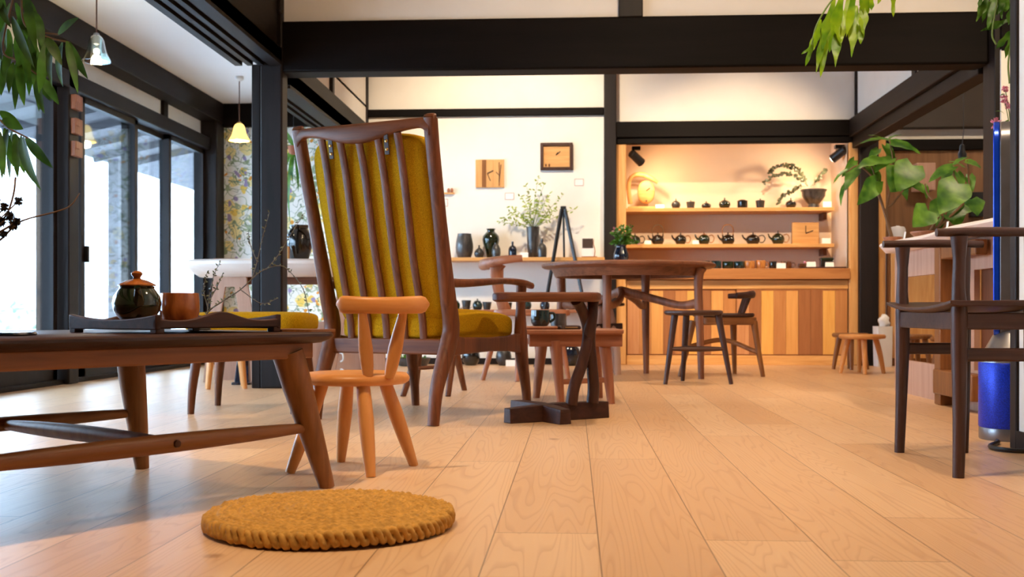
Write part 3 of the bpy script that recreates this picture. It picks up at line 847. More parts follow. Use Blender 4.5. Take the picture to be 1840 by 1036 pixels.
# ---------------------------------------------------------- armed stool, right foreground
ac = thing('armed_stool', 'dark walnut stool with rod armrests in the right foreground', 'chair', 1.24, 3.075, 0, 0)
for sy, fx in ((1, 1.159), (-1, 1.131)):
    y0 = .255 * sy; x0 = fx - 1.24
    ys = y0 * .96
    pts = [(x0, y0, 0), (x0 + .004, y0 * .985, .15), (x0 + .006, ys, .32), (x0 + .006, ys, .42), (x0 + .004, ys, .48), (x0 + .006, ys, .55), (x0 + .006, ys, .612)]
    obj('front_leg', spath(MB(), pts, [.0145, .0165, .0200, .0205, .0165, .0155, .0215], 4, seg=14, ref=(0, 1, 0)), M['greywalnut'], ac)
    x1 = x0 + .19
    pts = [(x1, y0 * .97, 0), (x1, y0 * .96, .15), (x1, ys, .32), (x1, ys, .42), (x1, ys, .48), (x1, ys, .612)]
    obj('rear_leg', spath(MB(), pts, [.0125, .0155, .0185, .0190, .0160, .018], 4, seg=14, ref=(0, 1, 0)), M['greywalnut'], ac)
    obj('armrest', spath(MB(), [(x0 - .052, ys, .6215), (x0 + .1, ys, .6235), (x0 + .245, ys, .6215)], [.0105, .0125, .0105], 6, seg=16, ref=(0, 0, 1)), M['greywalnut_x'], ac)
    obj('side_apron', MB().box(x0 + .005, x1, ys - .01, ys + .01, .375, .418), M['greywalnut_x'], ac, bevel=.004)
    obj('side_stretcher', MB().box(x0 + .005, x1, ys - .008, ys + .008, .294, .328), M['greywalnut_x'], ac, bevel=.006)
obj('front_apron', MB().tube([(-.103, -.24, .397), (-.078, .24, .397)], [(.0125, .033)] * 2, 4, rot=PI / 4), M['greywalnut_x'], ac, bevel=.003)
obj('rear_apron', MB().box(.083, .107, -.24, .24, .375, .418), M['greywalnut_x'], ac, bevel=.003)
rs = []
for i in range(21):
    u = -1 + 2 * i / 20
    y = .275 * u; dz = .017 * abs(u) ** 2.2
    x0_, x1_ = -.125 - .008 * (1 - u * u) + .012 * u, .19
    z = .430 + dz
    rs.append([(x0_, y, z - .006), (x0_ + .02, y, z - .012), (x1_, y, z - .012), (x1_, y, z + .004), (x0_ + .03, y, z + .002), (x0_, y, z + .003)])
obj('seat', MB().rings(rs), M['greywalnut_x'], ac, bevel=.002)

# ---------------------------------------------------------- pedestal side table
pt = thing('pedestal_table', 'slim dark side table on twisted legs and crossed foot', 'side table', .19, 4.32, 0, 0)
def rel(p, d): return (px(p, d) - .19, d - 4.32)
b0 = MB()
p0, p1 = Vector((-.019 - .19, 4.2 - 4.32, 0)), Vector((.372 - .19, 4.44 - 4.32, 0))
def bar3(mb, a, b, w, h):
    a, b = Vector(a), Vector(b); t = (b - a).normalized(); n = Vector((-t.y, t.x, 0)) * (w / 2)
    s = t * .0
    for_v = []
    rs = []
    for q, hh, ww in ((a, h * .82, .85), (a.lerp(b, .25), h * .92, 1), (a.lerp(b, .5), h, 1.05), (a.lerp(b, .75), h * .98, 1), (b, h * .95, .95)):
        m = n * ww
        rs.append([q - m * 1.08, q + m * 1.08, q + m * .92 + Vector((0, 0, hh)), q - m * .92 + Vector((0, 0, hh))])
    return mb.rings(rs)
obj('foot_bar', bar3(MB(), p0, p1, .055, .068), M['darkwalnut_x'], pt, bevel=.003)
q0, q1 = Vector((.200 - .19, 4.155 - 4.32, 0)), Vector((.015 - .19, 4.50 - 4.32, 0))
obj('foot_bar', bar3(MB(), q0, q1, .055, .068), M['darkwalnut_x'], pt, bevel=.003)
DL = 4.345
def leg_path(pp, dd): return [(px(p, DL) - .19, DL - 4.32 + o, pz(y, DL)) for (p, y), o in zip(pp, dd)]
L1 = leg_path([(1026, 726), (1031, 695), (1045, 655), (1055, 618), (1057, 590), (1050, 566), (1040, 548), (1035, 540)], [-.02, -.02, -.01, 0, .01, .0, -.03, -.05])
L2 = leg_path([(1065, 724), (1067, 695), (1064, 655), (1060, 620), (1060, 592), (1064, 566), (1066, 548), (1067, 540)], [.02, .02, .015, .01, .0, .0, .02, .04])
rr_ = [(.024, .02), (.023, .02), (.022, .018), (.023, .018), (.024, .018), (.022, .017), (.021, .017), (.024, .02)]
obj('leg', spath(MB(), L1, rr_, 5, seg=14, ref=(0, 1, 0)), M['darkwalnut'], pt)
obj('leg', spath(MB(), L2, rr_, 5, seg=14, ref=(0, 1, 0)), M['darkwalnut'], pt)
tcx = (px(885, 4.33) + px(1078, 4.33)) / 2 - .19; thx = (px(1078, 4.33) - px(885, 4.33)) / 2
mb = MB().slab([(x + tcx, y + .0) for x, y in rrect(thx, .15, .09, 8)], [(.03, .4625), (.01, .465), (.001, .471), (0, .484), (.003, .491), (.012, .4945)])
mb.map(lambda x, y, z: (x, y, z - .006 * ((x - tcx) / thx) ** 2 if z < .48 else z))
obj('tabletop', mb, M['walnut_x'], pt)

# ---------------------------------------------------------- low coffee table behind it
ct = thing('coffee_table', 'low reddish cherry table under the dark green cups', 'table', px(1022, 5.25), 5.25, 0, 0)
def cr(p, d): return (px(p, d) - px(1022, 5.25), d - 5.25)
obj('tabletop', MB().slab(rrect(.24, .23, .03, 5), [(.008, .318), (0, .324), (0, .336), (.004, .340)]), M['cherry_x'], ct)
mb = MB().box(-.19, .235, -.19, -.145, .262, .32)
obj('apron', mb, M['cherry_x'], ct, bevel=.004)
obj('apron', MB().box(-.19, .2, .13, .17, .262, .32), M['cherry_x'], ct, bevel=.004)
for sx, sy, fx, fy in ((-.07, -.17, -.045, -.16), (.155, -.15, .185, -.17), (-.12, .15, -.15, .18), (.13, .15, .16, .19)):
    obj('leg', spath(MB(), [(fx, fy, 0), (fx * .6 + sx * .4, fy * .6 + sy * .4, .12), (sx, sy, .29)], [.017, .023, .029], 4, seg=14, ref=(0, 1, 0)), M['cherry'], ct)
obj('stretcher', MB().bar((-.05, -.16, .10), (.17, -.16, .11), .018, .024), M['cherry_x'], ct, bevel=.003)

# ---------------------------------------------------------- round dining table
DTX, DTD = .755, 7.25
dt = thing('round_table', 'large round walnut dining table with vase of flowers', 'table', DTX, DTD, 0, 0)
mb = MB().slab(ellipse(.565, .565, 72), [(.05, .698), (.02, .701), (.003, .711), (0, .719), (.002, .727), (.02, .735), (.10, .732)])
obj('tabletop', mb, M['midwalnut_x'], dt)
rs = []
mb = MB()
for r in ((.455, .650), (.475, .645), (.50, .70), (.44, .70)):
    rs.append([(r[0] * math.cos(2 * PI * j / 64), r[0] * math.sin(2 * PI * j / 64), r[1]) for j in range(64)])
rs.append(rs[0]); mb.rings(rs, cap=False)
obj('apron', mb, M['midwalnut_x'], dt)
lf = [(.43, -.28), (.16, .34), (-.44, .28), (-.17, -.34)]
for i, (x, y) in enumerate(lf):
    pts = [(x, y, 0), (x * .99, y * .99, .2), (x * .97, y * .97, .44), (x * .96, y * .96, .56), (x * .97, y * .97, .66), (x, y, .70)]
    obj('leg', spath(MB(), pts, [.019, .023, .027, .027, .031, .038], 5, seg=14, ref=(0, 1, 0)), M['midwalnut'], dt)
    hub = Vector((-.05, -.03, .56))
    a = Vector((x * .965, y * .965, .475)); m1 = Vector((x * .72, y * .72, .462)); m2 = Vector((x * .35, y * .35, .505))
    obj('stretcher', spath(MB(), [a, m1, m2, hub], [(.018, .033), (.016, .024), (.018, .026), (.02, .028)], 5, seg=12, ref=(0, 0, 1), sq=2.5), M['midwalnut'], dt)

# ---------------------------------------------------------- three-legged stool
ts = thing('stool', 'dark three-legged stool in front of the round table', 'stool', px(1246, 6.55), 6.55, 0, 0)
obj('seat', MB().slab(ellipse(.172, .16, 48), [(.04, .398), (.01, .403), (0, .414), (.001, .424), (.012, .430), (.06, .426)]), M['greywalnut_x'], ts)
fl3 = [(-.178, -.09), (-.03, .22), (.205, -.09)]
for fx, fy in fl3:
    tx, ty = fx * .66, fy * .62
    obj('leg', spath(MB(), [(fx, fy, 0), (fx * .6 + tx * .4, fy * .6 + ty * .4, .16), (tx, ty, .405)], [.012, .0165, .021], 5, seg=12, ref=(0, 1, 0)), M['greywalnut'], ts)
spd = spindle(MB(), (-.148, -.077, .205), (.165, -.077, .205), .010, .0165)
obj('stretcher', spd, M['greywalnut_x'], ts)
obj('stretcher', spindle(MB(), (.0, -.077, .205), (-.026, .18, .205), .010, .014), M['greywalnut_x'], ts)

# ---------------------------------------------------------- small low-back chair facing the table
LD = 7.35
lb = thing('dining_chair', 'low-backed two-tone chair behind the dark three-legged stool', 'chair', px(1298, LD), LD, 0, 0)
w0 = px(1298, LD)
def rl(p, d=LD): return px(p, d) - w0
obj('seat', MB().slab([(x + .005, y) for x, y in rrect(.185, .17, .07, 6)], [(.02, .385), (.004, .39), (0, .402), (.006, .412), (.05, .406)]), M['darkwalnut_x'], lb)
obj('seat_frame', MB().slab([(x + .015, y) for x, y in rrect(.185, .16, .05, 5)], [(.01, .335), (0, .34), (0, .383), (.006, .387)]), M['oak_x'], lb)
for fx, fy, tx, ty in ((rl(1216), -.13, rl(1240), -.12), (rl(1362), -.15, rl(1347), -.13), (rl(1330), .18, rl(1325), .14), (rl(1232), .2, rl(1250), .14)):
    obj('leg', spath(MB(), [(fx, fy, 0), (fx * .4 + tx * .6, fy * .4 + ty * .6, .2), (tx, ty, .36)], [.014, .019, .023], 5, seg=12, ref=(0, 1, 0)), M['oak'], lb)
obj('stretcher', spath(MB(), [(rl(1228), -.125, .19), (0, -.02, .235), (rl(1352), -.135, .16)], [(.012, .016)] * 3, 6, seg=10), M['oak_x'], lb)
for yy in (-.1, .02, .13):
    obj('back_spindle', spath(MB(), [(.125 + yy * .1, yy, .41), (.165 + yy * .1, yy * 1.1, .52)], [(.012, .012), (.015, .012)], 3, seg=10, ref=(0, 1, 0)), M['greywalnut'], lb)
spt = [(.05, -.215, .527), (.14, -.17, .530), (.19, -.06, .535), (.20, .06, .535), (.16, .16, .53), (.08, .21, .527)]
obj('crest_rail', spath(MB(), spt, [(.012, .017), (.016, .022), (.017, .026), (.017, .026), (.016, .022), (.012, .017)], 5, seg=12), M['darkwalnut_x'], lb)

# ---------------------------------------------------------- hoop-backed cherry chair, left of round table
HD = 6.95
hc = thing('dining_chair', 'reddish cherry chair with broad curved crest before the vase shelf', 'chair', px(955, HD), HD, 0, 0)
h0 = px(955, HD)
def rh(p, d=HD): return px(p, d) - h0
obj('seat', MB().slab(rrect(.235, .22, .07, 6), [(.02, .395), (.004, .40), (0, .415), (.004, .432), (.05, .436)]), M['cherry_x'], hc)
obj('back_post', spath(MB(), [(rh(908), -.1, .41), (rh(896), -.11, .55), (rh(890), -.12, .66), (rh(896), -.12, .72)], [(.036, .02), (.032, .018), (.03, .017), (.05, .02)], 5, seg=12, ref=(0, 1, 0)), M['cherry'], hc)
obj('back_post', spath(MB(), [(rh(915), .16, .41), (rh(900), .18, .55), (rh(898), .18, .70)], [(.022, .018), (.02, .016), (.022, .016)], 5, seg=12, ref=(0, 1, 0)), M['cherry'], hc)
obj('crest_rail', spath(MB(), [(rh(938), -.21, .745), (rh(905), -.20, .735), (rh(878), -.10, .72), (rh(868), .03, .715), (rh(876), .15, .72), (rh(900), .24, .73)], [(.014, .02), (.020, .026), (.030, .034), (.032, .036), (.028, .032), (.014, .02)], 6, seg=12, ref=(0, 0, 1)), M['cherry_x'], hc)
for fx, fy, tx, ty in ((rh(868), -.1, rh(898), -.13), (rh(929), -.26, rh(932), -.17), (rh(972), .2, rh(962), .15), (rh(1020), -.15, rh(1000), -.13)):
    obj('leg', spath(MB(), [(fx, fy, 0), (fx * .4 + tx * .6, fy * .4 + ty * .6, .23), (tx, ty, .41)], [.014, .019, .023], 5, seg=12, ref=(0, 1, 0)), M['cherry'], hc)
obj('stretcher', spindle(MB(), (rh(895), -.12, .24), (rh(1005), -.13, .24), .009, .013), M['oak_x'], hc)
obj('stretcher', spindle(MB(), (rh(900), .06, .24), (rh(965), .16, .24), .009, .013), M['oak_x'], hc)

# pale stool whose bowed legs show beside the dark pillar
PD = 7.5
ps = thing('stool', 'stool with dark seat and pale bowed legs behind round table, against dark pillar', 'stool', px(1088, PD), PD + .05, 0, 0)
obj('seat', MB().slab(ellipse(.135, .135, 40), [(.02, .458), (.004, .462), (0, .470), (.003, .480), (.03, .484)]), M['darkwalnut_x'], ps)
for sx, sy in ((1, -1), (-1, -1), (1, 1), (-1, 1)):
    obj('leg', spath(MB(), [(sx * .075, sy * .12, 0), (sx * .07, sy * .11, .18), (sx * .045, sy * .09, .34), (sx * .02, sy * .06, .46)], [(.023, .018)] * 4, 5, seg=12, ref=(0, 1, 0), sq=2.6), M['ply'], ps)
obj('stretcher', MB().bar((-.16, -.10, .318), (.11, -.10, .325), .02, .04), M['darkwalnut_x'], ps, bevel=.004)

# stool glimpsed under the lounge chair
SD = 5.75
us = thing('stool', 'brown splay-legged stool glimpsed beneath the lounge chair seat', 'stool', px(776, SD), SD, 0, 0)
u0 = px(776, SD)
obj('seat', MB().slab(ellipse(.155, .15, 40), [(.03, .300), (.004, .304), (0, .314), (.004, .325), (.03, .328)]), M['walnut_x'], us)
for fx, fy, tx, ty in ((px(724, 5.53) - u0, -.22, px(758, 5.6) - u0, -.10), (px(805, 5.53) - u0, -.22, px(816, 5.6) - u0, -.10), (-.10, .20, -.07, .1), (.16, .20, .10, .1)):
    obj('leg', spath(MB(), [(fx, fy, 0), (fx * .5 + tx * .5, fy * .5 + ty * .5, .15), (tx, ty, .31)], [.014, .019, .021], 5, seg=12, ref=(0, 1, 0)), M['walnut'], us)
obj('stretcher', spindle(MB(), (px(741, 5.56) - u0, -.165, .135), (px(811, 5.56) - u0, -.165, .15), .007, .010), M['walnut_x'], us)

# ---------------------------------------------------------- two small round stools at right
def round_stool(label, p, d, w, hgt, seatmat):
    t = thing('stool', label, 'stool', px(p, d), d, 0, random.uniform(0, 1), 'low round wooden stools')
    obj('seat', MB().slab(ellipse(w, w, 40), [(.03, hgt - .032), (.006, hgt - .028), (0, hgt - .018), (.001, hgt - .008), (.008, hgt), (.04, hgt - .001)]), seatmat, t)
    for k in range(4):
        a = PI / 4 + PI / 2 * k
        fx, fy = w * .92 * math.cos(a), w * .92 * math.sin(a)
        obj('leg', spath(MB(), [(fx, fy, 0), (fx * .82, fy * .82, hgt * .5), (fx * .62, fy * .62, hgt - .025)], [.013, .018, .020], 4, seg=12, ref=(0, 1, 0)), seatmat, t)
    return t
round_stool('pale low round stool, nearer of the pair by the orange doorpost', 1549, 7.6, .155, .267, M['maple'])
round_stool('low round stool half hidden behind the paler one by the doorpost', 1528, 8.15, .13, .265, M['oak'])
round_stool('light wooden stool under the white table by the wallpaper', 406, 6.15, .15, .355, M['maple'])

# ---------------------------------------------------------- white live-edge table before the wallpaper
WD = 6.8
wt = thing('console_table', 'pale slab table on plywood trestle before the flowered wallpaper', 'table', px(508, WD), WD, 0, 0)
w0 = px(508, WD)
def rw(p, d=WD): return px(p, d) - w0
ol = []
for i in range(60):
    a = 2 * PI * i / 60
    ca, sa = math.cos(a), math.sin(a)
    ol.append((rw(337) * -1 * math.copysign(abs(ca) ** .55, ca), .25 * math.copysign(abs(sa) ** .7, sa) + .012 * math.sin(5 * a)))
mb = MB().slab(ol, [(.09, .630), (.04, .662), (.01, .690), (0, .705), (.006, .722), (.03, .734)])
obj('tabletop', mb, M['paleslab_x'], wt)
for xs, sgn in ((rw(420), -1), (rw(640), 1)):
    mb = MB()
    for y in (-.12,):
        mb.rings([[(xs - .20 + .05, y - .012, 0), (xs - .12, y - .012, 0), (xs - .12, y + .012, 0), (xs - .15, y + .012, 0)],
                  [(xs - .09, y - .012, .62), (xs - .01, y - .012, .62), (xs - .01, y + .012, .62), (xs - .09, y + .012, .62)]])
        mb.rings([[(xs + .13, y - .012, 0), (xs + .21, y - .012, 0), (xs + .21, y + .012, 0), (xs + .13, y + .012, 0)],
                  [(xs + .03, y - .012, .62), (xs + .11, y - .012, .62), (xs + .11, y + .012, .62), (xs + .03, y + .012, .62)]])
        mb.box(xs - .09, xs + .11, y - .016, y + .016, .57, .66)
    obj('trestle', mb, M['ply'], wt)
mb = MB().box(rw(380), rw(690), .06, .085, .0, .36)
pn = obj('back_panel', mb, M['ply'], wt)
obj('crossbeam', MB().box(rw(395), rw(640), -.10, -.06, .585, .635), M['walnut_x'], wt, bevel=.004)
for hx, hz in ((612, 642), (613, 672)):
    obj('hook', spath(MB(), [(rw(hx) - .012, .055, pz(hz - 8, WD)), (rw(hx) + .008, .035, pz(hz - 6, WD)), (rw(hx) + .012, .03, pz(hz + 4, WD)), (rw(hx) - .006, .04, pz(hz + 8, WD))], .006, 4, seg=8), M['whiteplastic'], pn)

# ---------------------------------------------------------- pale live-edge counter at right
X0 = 1.62
ck = thingw('display_counter', 'pale live-edge slab counter on plywood base at right', 'counter', (X0, 5.05, 0))
ol = []
for i in range(40):
    y = -1.05 + 2.1 * i / 39
    e = max(0, (y - .9) / .15)
    ol.append((-.02 + .02 * math.sin(y * 3.1) + .012 * math.sin(y * 7) + .05 * e ** 2, y))
ol = ol + [(.55, 1.05), (.55, -1.05)]
mb = MB().slab(list(reversed(ol)), [(.05, .732), (.03, .740), (.012, .752), (0, .766), (.004, .777), (.016, .782)])
obj('countertop', mb, M['paleslab'], ck)
mb = MB()
px0, px1 = .09, .115
mb.box(px0, px1, -1.0, -.66, 0, .735).box(px0, px1, -.66, .84, 0, .17).box(px0, px1, -.66, .84, .60, .735).box(px0, px1, .84, 1.0, 0, .735)
mb.box(px0, px1, -.18, .16, .17, .60)
obj('front_panel', mb, M['ply'], ck, smooth=False)
mb = MB().box(.02, .085, .05, .13, .0, .735).box(.01, .08, -.38, .12, .05, .16).box(.025, .075, -.38, .12, .655, .72)
obj('trestle', mb, M['oak'], ck, bevel=.006)
obj('dark_panel', MB().box(px0 + .03, px0 + .05, -.66, -.18, .1, .62), M['walnut'], ck, smooth=False)
obj('rear_panel', MB().box(.46, .485, -1.0, -.2, 0, .735), M['ply'], ck, smooth=False)

# =================================================================== TRAY, POT AND CUP ON THE LOW TABLE
def ltw(u, v): return lt_uv(u, v)
tx, ty = ltw(.175, -.126)
tr = thing('serving_tray', 'dark wooden tray with wavy sides carrying the teapot and cup', 'tray', tx, ty, .373, LTA)
hx, hy = .175, .160
obj('tray_base', MB().box(-hx + .006, hx - .006, -hy + .006, hy - .006, .016, .024), M['walnut_x'], tr, bevel=.002)
def wavy(n, a, b, fn, th, inward):
    a, b, inward = Vector(a), Vector(b), Vector(inward); rs = []
    for i in range(n + 1):
        t = i / n; p = a.lerp(b, t); z0, z1 = fn(t)
        o_ = inward * th
        rs.append([p + Vector((0, 0, z0)), p + o_ + Vector((0, 0, z0)), p + o_ + Vector((0, 0, z1)), p + Vector((0, 0, z1))])
    return MB().rings(rs)
hump = lambda t: (.011, .028 + .020 * math.exp(-((t - .5) / .17) ** 2) + .006 * (abs(2 * t - 1)) ** 6)
dish = lambda t: (.008 + 0 * t, .030 + .012 * (2 * t - 1) ** 2)
obj('long_side', wavy(24, (-hx, -hy, 0), (hx, -hy, 0), hump, .012, (0, 1, 0)), M['darkwalnut_x'], tr, bevel=.003)
obj('long_side', wavy(24, (-hx, hy, 0), (hx, hy, 0), hump, .012, (0, -1, 0)), M['darkwalnut_x'], tr, bevel=.003)
obj('short_side', wavy(20, (-hx, -hy, 0), (-hx, hy, 0), dish, .014, (1, 0, 0)), M['darkwalnut_x'], tr, bevel=.003)
obj('short_side', wavy(20, (hx, -hy, 0), (hx, hy, 0), dish, .014, (-1, 0, 0)), M['darkwalnut_x'], tr, bevel=.003)
for sx in (-1, 1):
    for sy in (-1, 1):
        obj('foot', MB().cbox((sx * (hx - .012), sy * (hy - .012), .008), (.022, .022, .016)), M['darkwalnut'], tr, bevel=.002)
def pott(name, label, cat, xc, d, z, parts, group=None, rot=0.0):
    t = thing(name, label, cat, xc, d, z, rot, group)
    for pn_, mb_, mt_ in parts: obj(pn_, mb_, M[mt_], t)
    return t
PDp = 2.50
body = [(.020, 0), (.030, .001), (.040, .010), (.050, .026), (.0535, .042), (.050, .058), (.042, .070), (.0375, .076), (.0385, .080), (.034, .081), (.034, .074)]
lid = [(.002, .081), (.041, .081), (.0415, .0835), (.036, .087), (.024, .093), (.010, .0965), (.0075, .099), (.0085, .102), (.012, .106), (.0125, .110), (.008, .1145), (.001, .1155)]
tp = pott('teapot', 'round dark green pot with amber knobbed lid on the tray', 'teapot', px(246, PDp), PDp, .397, [('body', MB().lathe(body, 32), 'green_glaze'), ('lid', MB().lathe(lid, 32), 'amber_glaze')])
obj('spout', spath(MB(), [(.018, -.040, .045), (.021, -.054, .060), (.022, -.060, .074), (.022, -.062, .078)], [.014, .0095, .0065, .0075], 4, seg=12), M['green_glaze'], tp)
cup = [(.022, 0), (.032, .001), (.040, .006), (.0445, .020), (.0455, .036), (.0445, .054), (.0435, .066), (.0425, .067), (.041, .064), (.042, .03), (.036, .008), (.002, .006)]
CDp = 2.60
pott('cup', 'amber glazed cup without handle beside the pot on the tray', 'cup', px(323, CDp), CDp, .397, [('body', MB().lathe(cup, 36), 'amber_glaze')])
ux, uy = ltw(.40, -.30)
tag(obj('coaster', MB().slab(rrect(.045, .075, .01, 4), [(0, 0), (0, .006)]), M['oak_x']), 'thin brown wooden coaster at right end of the low table', 'coaster')
o = bpy.data.objects['coaster']; X, Y = c2w(ux, uy); o.location = (X, Y, .373); o.rotation_euler = (0, 0, TH + LTA)
o = obj('folded_cloth', MB().slab(rrect(.07, .05, .01, 4), [(.003, 0), (0, .003), (.003, .007)]), M['blue_glaze'])
tag(o, 'small dark flat cloth at left picture edge on the low table', 'cloth'); X, Y = c2w(px(-12, 2.2), 2.2); o.location = (X, Y, .373); o.rotation_euler = (0, 0, TH)

# cups on the coffee table
CD = 5.16
t = thing('wooden_board', 'thin reddish serving board under the dark green mug', 'board', px(972, CD), CD, .340, 0)
obj('board', MB().slab(rrect(.075, .10, .02, 5), [(.006, 0), (0, .006), (0, .011), (.003, .014)]), M['cherry_x'], t)
mug = [(.024, 0), (.034, .002), (.043, .016), (.046, .034), (.044, .056), (.043, .074), (.041, .075), (.040, .06), (.036, .01), (.002, .008)]
t = pott('mug', 'dark green mug on thin board, nearer of two on cherry table', 'mug', px(971, CD), CD, .354, [('body', MB().lathe(mug, 28), 'teal_glaze')])
obj('handle', spath(MB(), [(.042, 0, .06), (.062, 0, .058), (.066, 0, .036), (.042, 0, .018)], [(.006, .004)] * 4, 4, seg=8, ref=(0, 1, 0)), M['teal_glaze'], t)
t = pott('mug', 'greyer green straight cup behind the rounder dark mug', 'mug', px(1003, 5.3), 5.30, .340, [('body', MB().lathe([(.028, 0), (.035, .003), (.037, .06), (.037, .072), (.034, .072), (.033, .01), (.002, .008)], 24), 'grey_clay')])
t = thing('leather_case', 'small folded brown case on the cherry table', 'case', px(1022, 5.12), 5.12, .340, .3)
obj('case', MB().slab(rrect(.05, .035, .008, 4), [(.004, 0), (0, .005), (.002, .014), (.012, .018)]), M['leather'], t)
obj('trim', MB().box(-.03, .03, -.037, -.034, .006, .012), M['brass'], t)

# =================================================================== SHELF WITH VASES
zs = zY(900, 462, 8.66)
xs0, xs1 = onY(690, 8.7), x_p0
t = thingw('wall_shelf', 'long wooden shelf holding the dark vases on white wall', 'shelf', ((xs0 + xs1) / 2, 8.78, zs - .028))
obj('board', MB().box(-(xs1 - xs0) / 2, (xs1 - xs0) / 2, -.12, .12, 0, .028), M['pine_x'], t, bevel=.003)
zl = zY(900, 556, 8.72)
t = thingw('wall_shelf', 'lower wooden shelf with small pots behind the lounge chair', 'shelf', ((onY(700, 8.75) + onY(1060, 8.75)) / 2, 8.80, zl - .025))
w = (onY(1060, 8.75) - onY(700, 8.75)) / 2
obj('board', MB().box(-w, w, -.10, .10, 0, .025), M['cherry_x'], t, bevel=.003)
def at_shelf(name, label, cat, p, Y, z, prof, mat, group=None, seg=24):
    t = thingw(name, label, cat, (onY(p, Y), Y, z), 0, group)
    obj('body', MB().lathe(prof, seg), M[mat], t)
    return t
k = dep(900, 8.76) / FPX            # metres per pixel on the shelf
def sc(prof, w, h):                 # profile in unit width/height -> metres from pixels
    return [(r * w * k / 2, z * h * k) for r, z in prof]
GV = 'vases on the long shelf'
barrel = [(.6, 0), (.72, .01), (.95, .25), (1.0, .45), (.97, .62), (.85, .85), (.78, .97), (.80, 1.0), (.70, 1.0), (.70, .8), (.01, .7)]
at_shelf('vase', 'broad grey barrel vase, leftmost on the long shelf', 'vase', 834.5, 8.78, zs, sc(barrel, 32, 44), 'grey_clay', GV)
bottle = [(.5, 0), (.75, .02), (1, .3), (.98, .42), (.7, .6), (.3, .75), (.16, .82), (.16, .93), (.2, .95), (.1, 1.0), (.01, 1)]
at_shelf('bottle', 'small round stoppered bottle right of the barrel vase', 'bottle', 861, 8.74, zs, sc(bottle, 18, 23), 'soot_clay', GV)
shoulder = [(.45, 0), (.5, .02), (.66, .25), (.92, .5), (1.0, .62), (.94, .75), (.62, .86), (.45, .9), (.44, .95), (.55, 1.0), (.45, 1), (.4, .9), (.01, .8)]
at_shelf('vase', 'green shouldered vase with flared neck on the long shelf', 'vase', 882, 8.80, zs, sc(shoulder, 31, 53), 'green_glaze', GV)
ovb = [(.7, 0), (.85, .02), (1, .3), (.95, .6), (.6, .85), (.35, .92), (.33, 1), (.01, 1)]
at_shelf('bottle', 'small grey bottle in front of the green shouldered vase', 'bottle', 891.5, 8.70, zs, sc(ovb, 16, 26), 'grey_clay', GV)
blueb = [(.85, 0), (.95, .02), (1, .3), (.98, .52), (.72, .68), (.3, .76), (.24, .85), (.3, .88), (.24, 1), (.01, 1)]
at_shelf('bottle', 'slim dark blue bottle alone at centre of the long shelf', 'bottle', 921, 8.73, zs, sc(blueb, 15, 29), 'blue_glaze', GV)
tall = [(.72, 0), (.76, .01), (.85, .4), (.97, .95), (1.0, 1.0), (.92, 1.0), (.88, .9), (.01, .8)]
tv = at_shelf('vase', 'tall grey cylinder vase holding airy green sprigs', 'vase', 957.5, 8.80, zs, sc(tall, 24, 56), 'grey_clay', GV)
at_shelf('bottle', 'grey-blue necked bottle right of the tall cylinder vase', 'bottle', 974, 8.70, zs, sc(blueb, 17, 33), 'grey_clay', GV)
# sprigs in the tall vase
b0 = Vector((0, 0, 52 * k))
mbL, mbS = MB(), MB()
tips = [(905, 395), (918, 372), (935, 352), (948, 338), (968, 318), (978, 330), (985, 350), (1000, 372), (1012, 352), (1035, 375), (912, 380), (955, 365), (900, 402), (970, 360), (990, 385), (940, 392)]
for tp_ in tips:
    e = Vector((onY(tp_[0], 8.76) - onY(957.5, 8.8), random.uniform(-.20, .02), zY(tp_[0], tp_[1], 8.76) - zs))
    m = (b0 + e) / 2 + Vector((0, 0, .04)) + (e - b0).cross(Vector((0, 1, 0))).normalized() * random.uniform(-.03, .03)
    path = bez(b0, m, e, 10)
    mbS.tube(path, [.0024 - .00016 * i for i in range(11)], 5)
    for i in range(3, 11):
        for q in range(2):
            p = path[i] + Vector((random.uniform(-.012, .012), random.uniform(-.02, .01), random.uniform(-.012, .012)))
            dv = Vector((random.uniform(-1, 1), random.uniform(-1, .3), random.uniform(-.5, .7))).normalized() * random.uniform(.022, .042)
            mbL.leaf(p, p + dv, random.uniform(.010, .016), (random.uniform(-.5, .5), -1, .4), n=3)
sg = obj('stems', mbS, M['greenstem'], tv)
obj('foliage', mbL, M['leaf_pale'], tv)
# price card, photo card, small label plates
def card(label, p, y0, y1, w, Y, name='card', mat='white', cat='card', lean=.2, group=None, z=None):
    zb = zY(p, y1, Y) if z is None else z
    h = (y1 - y0) * dep(p, Y) / FPX; w = w * dep(p, Y) / FPX
    t = thingw(name, label, cat, (onY(p, Y), Y, zb), 0, group)
    rs = MB().add([(-w / 2, 0, 0), (w / 2, 0, 0), (w / 2, h * lean, h), (-w / 2, h * lean, h), (-w / 2, h * lean * 2 + .004, 0), (w / 2, h * lean * 2 + .004, 0)], [(0, 1, 2, 3), (3, 2, 5, 4)])
    obj('folded_card', rs, M[mat], t, smooth=False, thick=.0012)
    return t
card('white folded card between blue bottle and tall vase', 942, 452, 461, 14, 8.70, z=zs)
pcd = card('white card with dark red picture, right end of long shelf', 1056, 425, 461, 21, 8.74, lean=.12, z=zs)
hh = 36 * k
obj('picture', MB().add([(-.042, hh * .45 * .12 - .004, hh * .48), (.042, hh * .45 * .12 - .004, hh * .48), (.042, hh * .12 * .95 - .004, hh * .95), (-.042, hh * .12 * .95 - .004, hh * .95)], [(0, 1, 2, 3)]), M['leather'], pcd, smooth=False, thick=.001)
tw = thingw('twig', 'small driftwood twig standing at right end of long shelf', 'twig', (onY(1068, 8.72), 8.72, zs))
